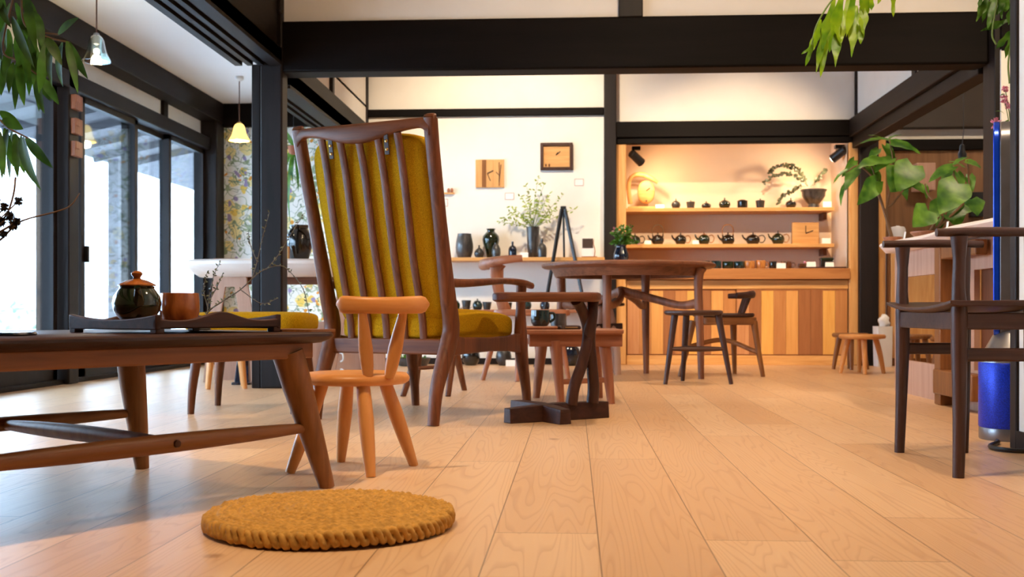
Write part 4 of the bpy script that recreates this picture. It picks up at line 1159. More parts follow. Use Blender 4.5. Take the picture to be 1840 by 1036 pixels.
obj('twig', spath(MB().box(-.10, .02, -.02, .02, 0, .008), [(0, 0, .005), (.004, 0, .06), (-.008, 0, .105), (-.006, 0, .14)], [.005, .004, .003, .002], 3, seg=6), M['cherry'], tw)

# small pots on the lower shelf
jarp = [(.55, 0), (.8, .03), (1, .3), (.95, .55), (.7, .68), (.72, .72), (.5, .8), (.12, .84), (.12, .9), (.16, .96), (.01, 1)]
cupp = [(.6, 0), (.7, .03), (1, .95), (1, 1), (.9, 1), (.7, .15), (.01, .12)]
GL = 'small pots on the lower shelf'
for p, w, h, pr, mt, lb_ in ((817, 20, 21, jarp, 'green_glaze', 'dark green lidded jar, leftmost pot on the lower shelf'), (838, 17, 17, cupp, 'soot_clay', 'sooty tapered cup, second pot on the lower shelf'),
                        (858, 18, 20, jarp, 'teal_glaze', 'dark teal lidded jar, third pot on the lower shelf'), (875, 17, 14, cupp, 'soot_clay', 'black tapered cup right of the teal lidded jar on lower shelf'),
                        (914, 13, 13, cupp, 'black_glaze', 'small black cup seen between chair post and arm support'), (944, 23, 17, barrel, 'teal_glaze', 'squat teal bowl left of the dark green mug on lower shelf'),
                        (979, 18, 20, jarp, 'blue_glaze', 'bluish lidded jar under the side table edge on lower shelf')):
    at_shelf('pot', lb_, 'pot', p, 8.76, zl, sc(pr, w, h), mt, GL, 20)
t = thingw('twig', 'small dried twigs lying at left of lower shelf pots', 'twig', (onY(826, 8.72), 8.72, zl))
mb = MB()
for q in range(5): mb.tube([(random.uniform(-.03, .08), random.uniform(-.01, .01), .003), (random.uniform(-.03, .1), random.uniform(-.02, .0), random.uniform(.012, .03))], [.003, .002], 5)
obj('twigs', mb, M['stem'], t)
# pots standing on the floor by the back wall
ball = [(.5, 0), (.62, .02), (.93, .25), (1, .5), (.9, .75), (.62, .93), (.5, .97), (.5, 1), (.42, 1), (.4, .9), (.01, .8)]
for p, w, h, mt, lb_ in ((846, 33, 34, 'black_glaze', 'round black vase on the floor under the lounge chair seat'), (905, 28, 32, 'soot_clay', 'rough dark vase on the floor right of the round black one'), (1022, 42, 40, 'blue_glaze', 'big dark blue round vase on floor behind the cherry table')):
    Y = 8.72; at_shelf('floor_vase', lb_, 'vase', p, Y, 0, sc(ball, w, h), mt, 'vases on the floor by the back wall')
card('small white card on floor beside the rough dark vase', 917, 641, 652, 17, 8.6, z=0.0)
t = thingw('planter', 'shallow dark planter of moss and sprigs on floor by wall', 'planter', (onY(742, 8.6), 8.6, 0))
obj('bowl', MB().lathe([(.08, 0), (.11, .004), (.135, .05), (.14, .065), (.128, .065), (.12, .05), (.01, .05)], 28), M['soot_clay'], t)
mb = MB()
for q in range(60):
    a = random.uniform(0, 2 * PI); r = random.uniform(0, .11); b_ = Vector((r * math.cos(a), r * math.sin(a), .05))
    mb.leaf(b_, b_ + Vector((random.uniform(-.03, .03), random.uniform(-.03, .03), random.uniform(.02, .06))), .012, (0, -1, .3), n=3)
obj('moss', mb, M['leaf_mid'], t)

# easel
EY = 8.52
t = thingw('easel', 'slim black tripod easel standing before the vase shelf', 'easel', (onY(1012, EY), EY, 0))
ap = Vector((0, .09, zY(1012, 376, EY + .09)))
xl, xr = onY(962, EY) - onY(1012, EY), onY(1072, EY) - onY(1012, EY)
for x, nm in ((xl, 'leg'), (xr, 'leg')):
    obj(nm, MB().tube([(x, -.06, 0), tuple(ap + Vector((math.copysign(.012, x), -.015, 0)))], [.011, .013], 8, sq=4), M['blackmetal'], t)
obj('rear_leg', MB().tube([(.02, .36, 0), tuple(ap + Vector((0, .02, -.02)))], [.008, .008], 8), M['blackmetal'], t)
obj('head', MB().cbox(tuple(ap), (.045, .05, .05)), M['blackmetal'], t, bevel=.006)

# pictures and clocks on the white wall
def wall_item(name, label, cat, x0, x1, y0, y1, th, mat, Y=YB, parts=()):
    xa, xb = onY(x0, Y), onY(x1, Y); z1, z0 = zY((x0 + x1) / 2, y0, Y), zY((x0 + x1) / 2, y1, Y)
    t = thingw(name, label, cat, ((xa + xb) / 2, Y, (z0 + z1) / 2))
    w_, h_ = (xb - xa) / 2, (z1 - z0) / 2
    return t, w_, h_
t, w_, h_ = wall_item('wall_clock', 'square wooden clock with bare branch drawing on white wall', 'clock', 855, 906, 287, 337, .02, 'pine')
obj('face', MB().box(-w_, w_, -.022, -.0, -h_, h_), M['pine'], t, bevel=.002)
obj('inlay', MB().box(-w_ * .55, -w_ * .25, -.0235, -.0215, -h_ * .98, h_ * .98).box(w_ * .62, w_ * .70, -.0235, -.0215, -h_ * .9, h_ * .8), M['oak'], t, smooth=False)
obj('hands', MB().bar((-.02, -.025, .0), (.028, -.025, .022), .004, .008).bar((-.02, -.025, 0), (.005, -.025, -.06), .003, .005).bar((.075, -.024, -.07), (.09, -.024, .07), .002, .006).bar((.08, -.024, -.02), (.05, -.024, .01), .002, .005), M['leather'], t)
t, w_, h_ = wall_item('wall_clock', 'dark framed wooden clock with two tiny birds on white wall', 'clock', 971, 1029, 257, 306, .03, 'walnut')
mb = MB()
fw = .024
mb.box(-w_, -w_ + fw, -.03, 0, -h_, h_).box(w_ - fw, w_, -.03, 0, -h_, h_).box(-w_ + fw, w_ - fw, -.03, 0, h_ - fw, h_).box(-w_ + fw, w_ - fw, -.03, 0, -h_, -h_ + fw)
obj('frame', mb, M['darkwalnut'], t, bevel=.002)
obj('face', MB().box(-w_ + fw, w_ - fw, -.012, 0, -h_ + fw, h_ - fw), M['pine_x'], t, smooth=False)
obj('hands', MB().bar((-.005, -.015, .012), (.03, -.015, .04), .003, .007).bar((0, -.015, .015), (.012, -.015, .033), .003, .009), M['leather'], t)
obj('birds', MB().superq((-.085, -.016, -.068), (.006, .003, .012), 1, 1, 8, 10).superq((-.058, -.016, -.068), (.006, .003, .013), 1, 1, 8, 10), M['walnut'], t)
for lb_, a in (('small label plate below right of the dark framed clock', (1033, 1048, 322, 333)), ('small label plate below right of the square clock', (908, 923, 347, 358)), ('small label plate below the little bird ledge', (791, 804, 358, 370))):
    t, w_, h_ = wall_item('label_plate', lb_, 'label', *a, .004, 'white')
    obj('plate', MB().box(-w_, w_, -.004, 0, -h_, h_), M['white'], t, smooth=False)
    obj('border', MB().box(-w_ - .003, w_ + .003, -.003, 0, h_, h_ + .003).box(-w_ - .003, w_ + .003, -.003, 0, -h_ - .003, -h_).box(-w_ - .003, -w_, -.003, 0, -h_, h_).box(w_, w_ + .003, -.003, 0, -h_, h_), M['cherry'], t, smooth=False)
t, w_, h_ = wall_item('bird_ledge', 'small wooden ledge with two tiny carved birds on white wall', 'ornament', 780, 817, 335, 349, .03, 'cherry')
obj('ledge', MB().prism([(-w_, -.03), (w_ * .85, -.03), (w_, -.015), (w_ * .8, 0), (-w_, 0)], -h_, -h_ + .012), M['pine_x'], t)
for bx in (.035, .062):
    obj('bird', MB().superq((bx, -.015, -h_ + .03), (.012, .009, .019), 1, 1, 10, 12), M['cherry'], t)

# =================================================================== ALCOVE
z1t = zY(1300, 373, 9.2); z2t = zY(1300, 438, 9.2); zct = zY(1300, 482, 8.84)
for z, lb_ in ((z1t, 'upper alcove shelf of pale wood holding the lidded jars'), (z2t, 'lower alcove shelf of pale wood holding the teapots')):
    t = thingw('alcove_shelf', lb_, 'shelf', ((x_a0 + onY(1499, 9.2)) / 2, 9.345, z - .03))
    w = (onY(1499, 9.2) - x_a0) / 2
    obj('board', MB().box(-w, w, -.15, .15, 0, .03), M['pine_x'], t, bevel=.003)
    obj('bracket', MB().box(w - .06, w - .03, -.02, .15, -.06, 0), M['walnut'], t, bevel=.003)
t = thingw('alcove_counter', 'thick wooden counter top across the lit alcove', 'counter', ((x_a0 + x_a1) / 2, 9.17, zct - .085))
w = (x_a1 - x_a0) / 2
obj('worktop', MB().box(-w + .002, w - .002, -.33, .32, 0, .085), M['counterwood'], t, bevel=.004)
cab = thingw('alcove_cabinet', 'wooden base cabinet with striped board sliding doors', 'cabinet', ((x_a0 + x_a1) / 2, 9.2, 0))
zt_ = zct - .09
obj('carcass', MB().box(-w + .003, w - .003, -.27, .29, .0, zt_), M['counterwood'], cab, smooth=False)
obj('rail', MB().box(-w + .003, w - .003, -.30, -.27, zt_ - .07, zt_ - .0), M['pine_x'], cab, bevel=.003)
obj('plinth', MB().box(-w + .003, w - .003, -.30, -.27, 0, .075), M['pine_x'], cab, bevel=.003)
boardm = [wood('cabinet_board_%s' % n, rgb(*a), rgb(*b_), 'z', .45, 1.0, .4) for n, a, b_ in (('light', (196, 136, 70), (216, 158, 92)), ('gold', (208, 146, 66), (226, 170, 92)), ('mid', (168, 108, 58), (190, 130, 76)), ('dark', (138, 84, 46), (162, 104, 62)), ('pink', (176, 116, 72), (198, 142, 96)))]
seq = [4, 2, 0, 3, 2, 1, 3, 0, 2, 4, 3, 1, 2, 0, 3, 3, 1, 2, 0]
xx = -w + .02; i = 0
for dn, (a, b_) in enumerate(((-w + .01, -.01), (.0, w - .01))):
    dr = obj('door', MB().box(a, b_, -.285 - .01 * dn, -.27 - .01 * dn, .075, zt_ - .07), boardm[3], cab, smooth=False)
    bw = (b_ - a) / 9
    for q in range(9):
        obj('board', MB().box(a + q * bw + .001, a + (q + 1) * bw - .001, -.293 - .01 * dn, -.284 - .01 * dn, .085, zt_ - .085), boardm[seq[(q + dn * 9) % len(seq)]], dr, smooth=False)
ka = dep(1300, 9.33) / FPX
def sa_(prof, w, h): return [(r * w * ka / 2, z * h * ka) for r, z in prof]
GJ = 'lidded jars on the upper alcove shelf'
round_b = [(.5, 0), (.7, .03), (.97, .3), (1, .42), (.85, .62), (.62, .68)]
round_l = [(.66, .66), (.62, .69), (.4, .76), (.12, .80), (.10, .9), (.14, .95), (.05, 1), (.01, 1)]
tap_b = [(.72, 0), (.78, .02), (.94, .68), (1, .74), (1, .76)]
tap_l = [(1, .76), (.98, .80), (.5, .86), (.16, .88), (.13, .94), (.17, .98), (.01, 1)]
cyl_b = [(.75, 0), (.9, .03), (1, .2), (1, .80)]
cyl_l = [(1.04, .80), (1.04, .86), (.9, .93), (.6, .96), (.55, 1), (.01, 1)]
for p, w_, h_, b_, l_, mt, lb_ in ((1214.5, 16.5, 19, round_b, round_l, 'soot_clay', 'round black jar with pointed lid, leftmost on upper alcove shelf'),
        (1241, 16, 16, tap_b, tap_l, 'grey_clay', 'tapered grey jar with flat lid, second on upper alcove shelf'),
        (1269, 17.5, 14, round_b, round_l, 'black_glaze', 'squat black lidded jar, third on upper alcove shelf'),
        (1302, 21, 20, round_b, round_l, 'green_glaze', 'larger round dark green jar, fourth on upper alcove shelf'),
        (1334, 18.5, 16, cyl_b, cyl_l, 'black_glaze', 'straight glossy black jar, fifth on upper alcove shelf'),
        (1366, 17, 18, tap_b, tap_l, 'soot_clay', 'tapered black jar with raised lid, sixth on upper alcove shelf'),
        (1421, 19, 19, round_b, round_l, 'black_glaze', 'round black jar left of the eucalyptus bowl')):
    t = thingw('lidded_jar', lb_, 'jar', (onY(p, 9.30), 9.30, z1t), 0, GJ)
    obj('body', MB().lathe(sa_(b_, w_, h_), 22), M[mt], t)
    obj('lid', MB().lathe(sa_(l_, w_, h_), 22), M[mt], t)
# bowl with eucalyptus
bw_ = thingw('footed_bowl', 'dark footed bowl holding eucalyptus sprays on upper alcove shelf', 'bowl', (onY(1462, 9.30), 9.30, z1t))
obj('bowl', MB().lathe(sa_([(.42, 0), (.44, .02), (.40, .22), (.62, .38), (.86, .62), (.9, .85), (1, .92), (1.0, .98), (.9, 1), (.8, .95), (.01, .6)], 46, 34), 32), M['grey_clay'], bw_)
mbS, mbL = MB(), MB()
for pp in ([(1452, 335), (1442, 312), (1422, 296), (1396, 298), (1386, 308)], [(1452, 335), (1440, 322), (1425, 312), (1400, 312), (1375, 326)], [(1448, 335), (1436, 335), (1420, 345), (1406, 352), (1402, 362)], [(1456, 335), (1468, 325), (1478, 312), (1486, 304)], [(1450, 335), (1444, 318), (1432, 304), (1415, 295)]):
    pts = [Vector((onY(p, 9.27) - onY(1462, 9.30), -.03 + .02 * i, zY(p, y, 9.27) - z1t)) for i, (p, y) in enumerate(pp)]
    path = crom(pts, 6)
    mbS.tube(path, .0022, 5)
    for p in path[4:]:
        for s in (-1, 1, 0):
            dv = Vector((random.uniform(-1, 1), random.uniform(-.8, .8), random.uniform(-1, 1))).normalized() * random.uniform(.018, .030)
            mbL.leaf(p, p + dv, .020, (random.uniform(-.4, .4), -1, random.uniform(-.4, .4)), 'oval', n=4)
st_ = obj('stems', mbS, M['stem'], bw_); obj('foliage', mbL, M['leaf_grey'], bw_)
# sculptural clock
cl = thingw('table_clock', 'sculpted wooden clock with arched branch on upper alcove shelf', 'clock', (onY(1158, 9.33), 9.33, z1t))
def ac_(p, y, o=0.0): return (onY(p, 9.30) - onY(1158, 9.33), -.03 + o, zY(p, y, 9.30) - z1t)
obj('base', MB().box(-.14, .12, -.06, .06, 0, .022), M['pine_x'], cl, bevel=.008)
obj('arch', spath(MB(), [ac_(1133, 366), ac_(1130, 345), ac_(1131, 325), ac_(1140, 315), ac_(1155, 314), ac_(1170, 320), ac_(1182, 328)], [(.02, .02), (.018, .02), (.017, .024), (.02, .024), (.022, .022), (.020, .02), (.012, .014)], 5, seg=12, ref=(0, 1, 0)), M['pine'], cl)
ey = ac_(1161, 345)
fc = obj('face', MB().superq((ey[0], -.03, ey[2]), (.072, .022, .095), .9, .5, 18, 30), M['pine_x'], cl)
obj('hands', MB().bar((ey[0], -.056, ey[2] + .01), (ey[0] + .03, -.056, ey[2] + .035), .004, .006).bar((ey[0] - .005, -.056, ey[2] - .075), (ey[0] + .006, -.056, ey[2] - .075), .01, .012), M['leather'], fc)
for p, y0, y1, w_, lb_ in ((1186, 366, 373, 16, 'white price card beside the sculpted wooden clock'), (1487, 362, 373, 15, 'white price card at right end of upper alcove shelf')):
    card(lb_, p, y0, y1, w_, 9.23, z=z1t)
# teapots
tb = [(.45, 0), (.7, .03), (.95, .28), (1, .46), (.88, .7), (.55, .86), (.42, .88)]
tl = [(.46, .86), (.44, .90), (.25, .95), (.08, .97), (.08, 1.05), (.12, 1.10), (.05, 1.15), (.01, 1.15)]
GT = 'teapots on the lower alcove shelf'
for p, w_, h_, mt, hd, lb_ in ((1141, 20, 18, 'green_glaze', 'side', 'dark green teapot half hidden behind the flowers, leftmost in alcove'),
        (1182, 23, 19, 'black_glaze', 'top', 'black kettle-like teapot with thin raised handle, second in row'),
        (1223, 21, 19, 'black_glaze', 'side', 'black teapot with pale loop handle, third in row'),
        (1265, 21, 20, 'green_glaze', 'side', 'green teapot with amber topped lid, fourth in row'),
        (1308, 24, 19, 'black_glaze', 'top', 'black teapot under tall cane handle, fifth in row'),
        (1353, 25, 19, 'black_glaze', 'side', 'wide black teapot with loop handle, sixth in row'),
        (1398, 23, 21, 'green_glaze', 'side', 'dark green teapot with peaked lid left of the square clock')):
    t = thingw('teapot', lb_, 'teapot', (onY(p, 9.30), 9.30, z2t), random.uniform(-.15, .15), GT)
    obj('body', MB().lathe(sa_(tb, w_, h_), 24), M[mt], t)
    obj('lid', MB().lathe(sa_(tl, w_, h_), 20), M['amber_glaze' if p == 1265 else mt], t)
    r = w_ * ka / 2; h = h_ * ka
    obj('spout', spath(MB(), [(-r * .85, 0, h * .42), (-r * 1.3, 0, h * .62), (-r * 1.55, 0, h * .92)], [.011, .007, .0045], 4, seg=8, ref=(0, 1, 0)), M[mt], t)
    if hd == 'side':
        obj('handle', spath(MB(), [(r * .85, 0, h * .8), (r * 1.4, 0, h * .86), (r * 1.72, 0, h * .58), (r * 1.45, 0, h * .22), (r * .95, 0, h * .2)], .0042, 4, seg=8, ref=(0, 1, 0)), M['tan_glaze' if p in (1223, 1265, 1398) else mt], t)
    else:
        obj('handle', spath(MB(), [(-r * .8, 0, h * .85), (-r * .82, 0, h * 1.45), (-r * .4, 0, h * 1.85), (r * .4, 0, h * 1.85), (r * .82, 0, h * 1.45), (r * .8, 0, h * .85)], .0038, 4, seg=8, ref=(0, 1, 0)), M['tan_glaze' if p == 1308 else 'stem'], t)
        for s in (-1, 1):
            obj('lug', MB().superq((s * r * .78, 0, h * .85), (.006, .008, .012), 1, 1, 8, 10), M[mt], t)
t = thingw('table_clock', 'square pale wooden clock standing at right of the teapots', 'clock', (onY(1447, 9.3), 9.30, z2t))
w_, h_ = 47 * ka / 2, 39 * ka
obj('face', MB().box(-w_, w_, -.015, .02, 0, h_), M['pine_x'], t, bevel=.003)
obj('hands', MB().bar((0, -.018, h_ * .52), (0, -.018, h_ * .85), .003, .005).bar((0, -.018, h_ * .5), (.06, -.018, h_ * .62), .003, .008), M['leather'], t)
for p, y0, y1, w_, lb_ in ((1485, 428, 438, 15, 'white price card right of the square pale clock'), (1164, 431, 438, 12, 'white price card between the first two teapots'), (1250, 431, 438, 11, 'white price card left of the green amber-lidded teapot')):
    card(lb_, p, y0, y1, w_, 9.23, z=z2t)
# cups and bowls on the counter
GC = 'cups along the alcove counter'
kc = dep(1300, 9.0) / FPX
def s_c(prof, w, h): return [(r * w * kc / 2, z * h * kc) for r, z in prof]
cyl = [(.72, 0), (.85, .03), (.98, .2), (1, .97), (.98, 1), (.9, 1), (.88, .2), (.01, .15)]
bowlp = [(.4, 0), (.45, .06), (.85, .5), (1, .97), (.97, 1), (.9, .97), (.7, .4), (.01, .2)]
items = [(1145, 15, 12, bowlp, 'brown_glaze', 'shallow brown bowl at left end of alcove counter', 0), (1161, 15, 14, cyl, 'brown_glaze', 'brown cup right of the shallow brown bowl on alcove counter', 0), (1176, 12, 13, cyl, 'brown_glaze', 'small glossy brown cup, third from left on alcove counter', 0),
         (1186, 16, 14, cyl, 'soot_clay', 'dark cup left of the little side-handled pot', 0),
         (1249, 18, 15, cyl, 'black_glaze', 'black cup starting the long row right of the round table', 0), (1267, 18, 15, cyl, 'green_glaze', 'dark green cup, second in the long row on counter', 0), (1287, 18, 15, cyl, 'teal_glaze', 'dark teal cup, third in the long row on counter', 0),
         (1308, 20, 14, cyl, 'green_glaze', 'mossy dark cup, fourth in the long row on counter', 0), (1328, 19, 14, cyl, 'teal_glaze', 'dark bluish cup left of the tan cups', 0), (1347, 19, 15, cyl, 'tan_glaze', 'tan cup, left one of the tan pair on counter', 0),
         (1367, 17, 16, cyl, 'tan_glaze', 'tan mug with handle, right one of the tan pair on counter', 1), (1389, 14, 14, cyl, 'black_glaze', 'black cup behind white card right of tan mug', 0), (1413, 20, 14, cyl, 'brown_glaze', 'brown mug with handle right of the white card', 1)]
for p, w_, h_, pr, mt, lb_, hd in items:
    t = thingw('cup', lb_, 'cup', (onY(p, 9.02), 9.02, zct), 0, GC)
    obj('body', MB().lathe(s_c(pr, w_, h_), 22), M[mt], t)
    if hd:
        r = w_ * kc / 2; h = h_ * kc
        obj('handle', spath(MB(), [(r * .95, 0, h * .8), (r * 1.5, 0, h * .75), (r * 1.55, 0, h * .35), (r * .95, 0, h * .2)], .0045, 4, seg=8, ref=(0, 1, 0)), M[mt], t)
t = thingw('teapot', 'small dark pot with sideways round handle on alcove counter', 'teapot', (onY(1206, 8.98), 8.98, zct))
obj('body', MB().lathe(s_c(tb, 22, 15), 22), M['green_glaze'], t); obj('lid', MB().lathe(s_c(tl, 22, 15), 18), M['green_glaze'], t)
obj('handle', spath(MB(), [(.045, 0, .035), (.065, -.01, .05), (.078, -.015, .055)], [.008, .011, .017], 4, seg=10), M['soot_clay'], t)
t = thingw('display_tray', 'flat dark tray at right end of alcove counter', 'tray', (onY(1478, 8.98), 8.98, zct))
obj('tray', MB().slab(rrect(.17, .09, .01, 4), [(.004, 0), (0, .004), (0, .012), (.006, .014)]), M['darkwalnut_x'], t)
t = thingw('box', 'black square box on the dark tray in alcove', 'box', (onY(1485, 9.0), 9.0, zct + .014))
obj('box', MB().box(-.05, .05, -.03, .03, 0, .055), M['black_glaze'], t, bevel=.004); obj('lid', MB().box(-.052, .052, -.032, .032, .055, .075), M['green_glaze'], t, bevel=.004)
t = thingw('box', 'low brown box with red knob left of the tray cards', 'box', (onY(1444, 8.98), 8.98, zct + .014))
obj('box', MB().box(-.04, .04, -.03, .03, 0, .03), M['brown_glaze'], t, bevel=.004); obj('knob', MB().superq((.01, 0, .038), (.011, .011, .011), 1, 1, 8, 12), M['pink'], t)
for p, y0, y1, w_, lb_ in ((1404, 471, 481, 16, 'white price card between black cup and brown mug'), (1458, 468, 477, 16, 'white price card in middle of the dark tray'), (1491, 469, 477, 15, 'white price card in front of the black box')):
    card(lb_, p, y0, y1, w_, 8.90, z=zct + (.014 if p > 1420 else 0))
# spotlights of the alcove
def fixture(label, p, Y, y, aim, lamp):
    t = thingw('spotlight', label, 'spotlight', (onY(p, Y), Y, 1.752))
    z = zY(p, y, Y) - 1.752
    obj('mount', MB().box(-.035, .035, -.03, .03, -.03, 0), M['blackmetal'], t, bevel=.004)
    obj('yoke', spath(MB(), [(-.02, 0, -.03), (-.026, 0, z * .7), (-.018, 0, z)], .004, 4, seg=6), M['brass'], t)
    d = Vector(aim).normalized(); c = Vector((0, 0, z))
    hd = obj('head', MB().tube([c - d * .065, c - d * .06, c + d * .05, c + d * .07], [.022, .034, .036, .037], 18), M['blackmetal'], t)
    obj('lamp', MB().tube([c + d * .0705, c + d * .075], [.028, .028], 16), M['bulb'], hd)
    spot(lamp, tuple(Vector((onY(p, Y), Y, 1.752)) + c + d * .09), tuple(Vector((onY(p, Y), Y, 1.752)) + c + d * 1.0), 12, WARM0, 160, 1.0, .04)
fixture('black spotlight at upper left corner of alcove', 1143, 9.02, 283, (.62, .55, -.5), 'alcove_spot_lamp')
fixture('black spotlight at upper right corner of alcove', 1508, 9.02, 276, (-.62, .55, -.5), 'alcove_spot_lamp_right')

# vase with flowers on the round table
VD = 7.3
fv = thing('flower_vase', 'dark blue vase of small pink flowers on the round table', 'vase', px(1116, VD), VD, .734, 0)
kv = VD / FPX
obj('vase', MB().lathe([(r * 14 * kv, z * 34 * kv) for r, z in ((.62, 0), (.75, .03), (1, .35), (.95, .55), (.66, .85), (.64, .92), (.72, 1), (.62, 1), (.01, .85))], 28), M['blue_glaze'], fv)
mbS, mbL, mbF = MB(), MB(), MB()
for q in range(26):
    e = Vector((random.uniform(-.05, .105), random.uniform(-.06, .06), random.uniform(.13, .245)))
    b_ = Vector((random.uniform(-.02, .02), random.uniform(-.02, .02), .11))
    path = bez(b_, (b_ + e) / 2 + Vector((0, 0, .02)), e, 6); mbS.tube(path, .0016, 4)
    for p in path[2:]:
        for s in range(3):
            dv = Vector((random.uniform(-1, 1), random.uniform(-1, 1), random.uniform(-.3, .8))).normalized() * .03
            mbL.leaf(p, p + dv, .016, (0, -1, .5), n=3)
    if q % 2 == 0:
        for s in range(5):
            dv = Vector((random.uniform(-1, 1), random.uniform(-1, 1), random.uniform(-.2, 1))).normalized() * .018
            mbF.leaf(e, e + dv, .012, (0, -1, .4), 'oval', n=3)
obj('stems', mbS, M['greenstem'], fv); obj('foliage', mbL, M['leaf_mid'], fv); obj('blossoms', mbF, M['pink'], fv)
o = obj('plate', MB().lathe([(.02, 0), (.09, .003), (.105, .008), (.10, .010), (.01, .005)], 28), M['white']); X, Y = c2w(px(1165, 7.2), 7.2)
o.location = (X, Y, .735); tag(o, 'small pale plate on the round table right of the vase', 'plate')

# =================================================================== PENDANTS
def pendant(label, p, d, ytop, ybot, w, shademat, amber):
    z1, z0 = pz(ytop, d), pz(ybot, d)
    t = thing('pendant_lamp', label, 'lamp', px(p, d), d, 2.12, 0, 'veranda pendant lamps')
    h = z1 - z0; r = w / 2 * d / FPX; zt = z1 - 2.12
    obj('ceiling_rose', MB().lathe([(.03, 0), (.03, -.02), (.018, -.03), (.004, -.034)], 16), M['whiteplastic'] if amber else M['brass'], t)
    obj('cord', MB().tube([(0, 0, -.03), (0, 0, zt)], .004, 8), M['cord'], t)
    obj('socket', MB().lathe([(.004, zt + .015), (.014, zt + .012), (.018, zt - .005), (.018, zt - h * .32), (.012, zt - h * .34)], 16), M['brass' if amber else 'steel'], t)
    prof = [(.26, 0), (.40, -.06), (.52, -.18), (.60, -.38), (.68, -.58), (.80, -.76), (.97, -.93), (1.0, -1.0)]
    mb = MB(); rs = []
    for q, z in prof + [(a - .035, b) for a, b in reversed(prof)]:
        rs.append([((q * r * (1 + (.035 * math.cos(8 * 2 * PI * j / 48) if z < -.7 else 0))) * math.cos(2 * PI * j / 48), (q * r * (1 + (.035 * math.cos(8 * 2 * PI * j / 48) if z < -.7 else 0))) * math.sin(2 * PI * j / 48), zt + z * h) for j in range(48)])
    mb.rings(rs, cap=False)
    obj('lamp_shade', mb, shademat, t)
    zb = zt - h * .62
    obj('bulb', MB().superq((0, 0, zb), (.015, .015, .019), 1, 1, 14, 18), M['bulb'], t)
    l = bpy.data.lights.new('pendant_bulb', 'POINT'); l.energy = 3; l.color = (1, .78, .5); l.shadow_soft_size = .03
    o = bpy.data.objects.new('pendant_bulb', l); X, Y = c2w(px(p, d), d); o.location = (X, Y, 2.12 + zb - h * .5); COL.objects.link(o)
    return t
m, nt, b = newmat('amber_shade_glass'); b.inputs['Base Color'].default_value = rgb(236, 196, 90); b.inputs['Roughness'].default_value = .3
b.inputs['Emission Color'].default_value = (1.0, .62, .16, 1); b.inputs['Emission Strength'].default_value = 1.1; M['amber_shade'] = m
pendant('clear ruffled glass pendant lamp, nearer one over the veranda', 173.5, 5.85, 64, 111, 50, M['shadeglass'], False)
pendant('amber bell-shaped pendant lamp, farther one near the wallpaper', 430, 8.05, 222, 253, 37, M['amber_shade'], True)

# wooden blocks on the veranda post
for i, (y0, y1) in enumerate(((172, 198), (214, 242), (255, 282))):
    Yb_ = 6.36; xw = -2.92
    z1, z0 = zY(132, y0, Yb_), zY(132, y1, Yb_)
    lab = ('topmost', 'middle', 'lowest')[i]
    t = thingw('wooden_block', 'small reddish wooden block, %s of three on the dark post' % lab, 'block', (xw, Yb_, z0), 0, 'wooden blocks on the veranda post')
    obj('block', MB().box(0, .028, -.05, .05, 0, (z1 - z0)).box(.028, .034, -.05, .0, (z1 - z0) * .5, z1 - z0), M['cherry'], t, bevel=.003)

# =================================================================== AIR PURIFIER AND ITS CABLE
AD = 3.68
ap_ = thing('air_purifier', 'tall blue and grey loop air purifier by the partition end', 'air purifier', px(1817, AD), AD, 0, math.radians(-24))
obj('base', MB().lathe([(.098, 0), (.100, .003), (.100, .038), (.099, .04)], 40), M['steel'], ap_)
obj('filter', MB().lathe([(.099, .04), (.101, .043), (.101, .250), (.099, .254)], 48), M['bluemesh'], ap_)
obj('shoulder', MB().lathe([(.099, .254), (.098, .262), (.080, .300), (.055, .345), (.045, .36)], 40), M['steel'], ap_)
def oblong(hx, z0, z1, n=14):
    pts = []
    for i in range(n + 1):
        a = PI * i / n; pts.append((hx * math.cos(a), z1 - hx + hx * math.sin(a)))
    for i in range(n + 1):
        a = PI + PI * i / n; pts.append((hx * math.cos(a), z0 + hx + hx * math.sin(a)))
    return pts
def oblring(hyo, hyi, z0, z1, x0, x1):
    po, pi_ = oblong(hyo, z0, z1), oblong(hyi, z0 + (hyo - hyi), z1 - (hyo - hyi))
    mb = MB(); rs = []
    for (yo, zo), (yi, zi) in zip(po, pi_):
        rs.append([(x0, yo, zo), (x0, yi, zi), (x1, yi, zi), (x1, yo, zo)])
    rs.append(rs[0]); return mb.rings(rs, cap=False)
obj('loop', oblring(.075, .045, .340, 1.050, -.034, .055), M['steel'], ap_, bevel=.004)
obj('loop_band', oblring(.0755, .040, .339, 1.0505, -.054, -.034), M['blueglos'], ap_, bevel=.004)
cb_ = MB().tube(crom([(1.552, 3.56, .008), (px(1785, 3.55), 3.52, .008), (px(1779, 3.42), 3.42, .008), (px(1800, 3.34), 3.34, .008), (px(1850, 3.30), 3.30, .008), (px(1900, 3.40), 3.42, .008)], 8), .007, 8)
cb_.map(lambda x, y, z: c2w(x, y) + (z,))
tag(obj('power_cable', cb_, M['blackmetal']), 'black power cable curling on the floor below the purifier', 'cable')

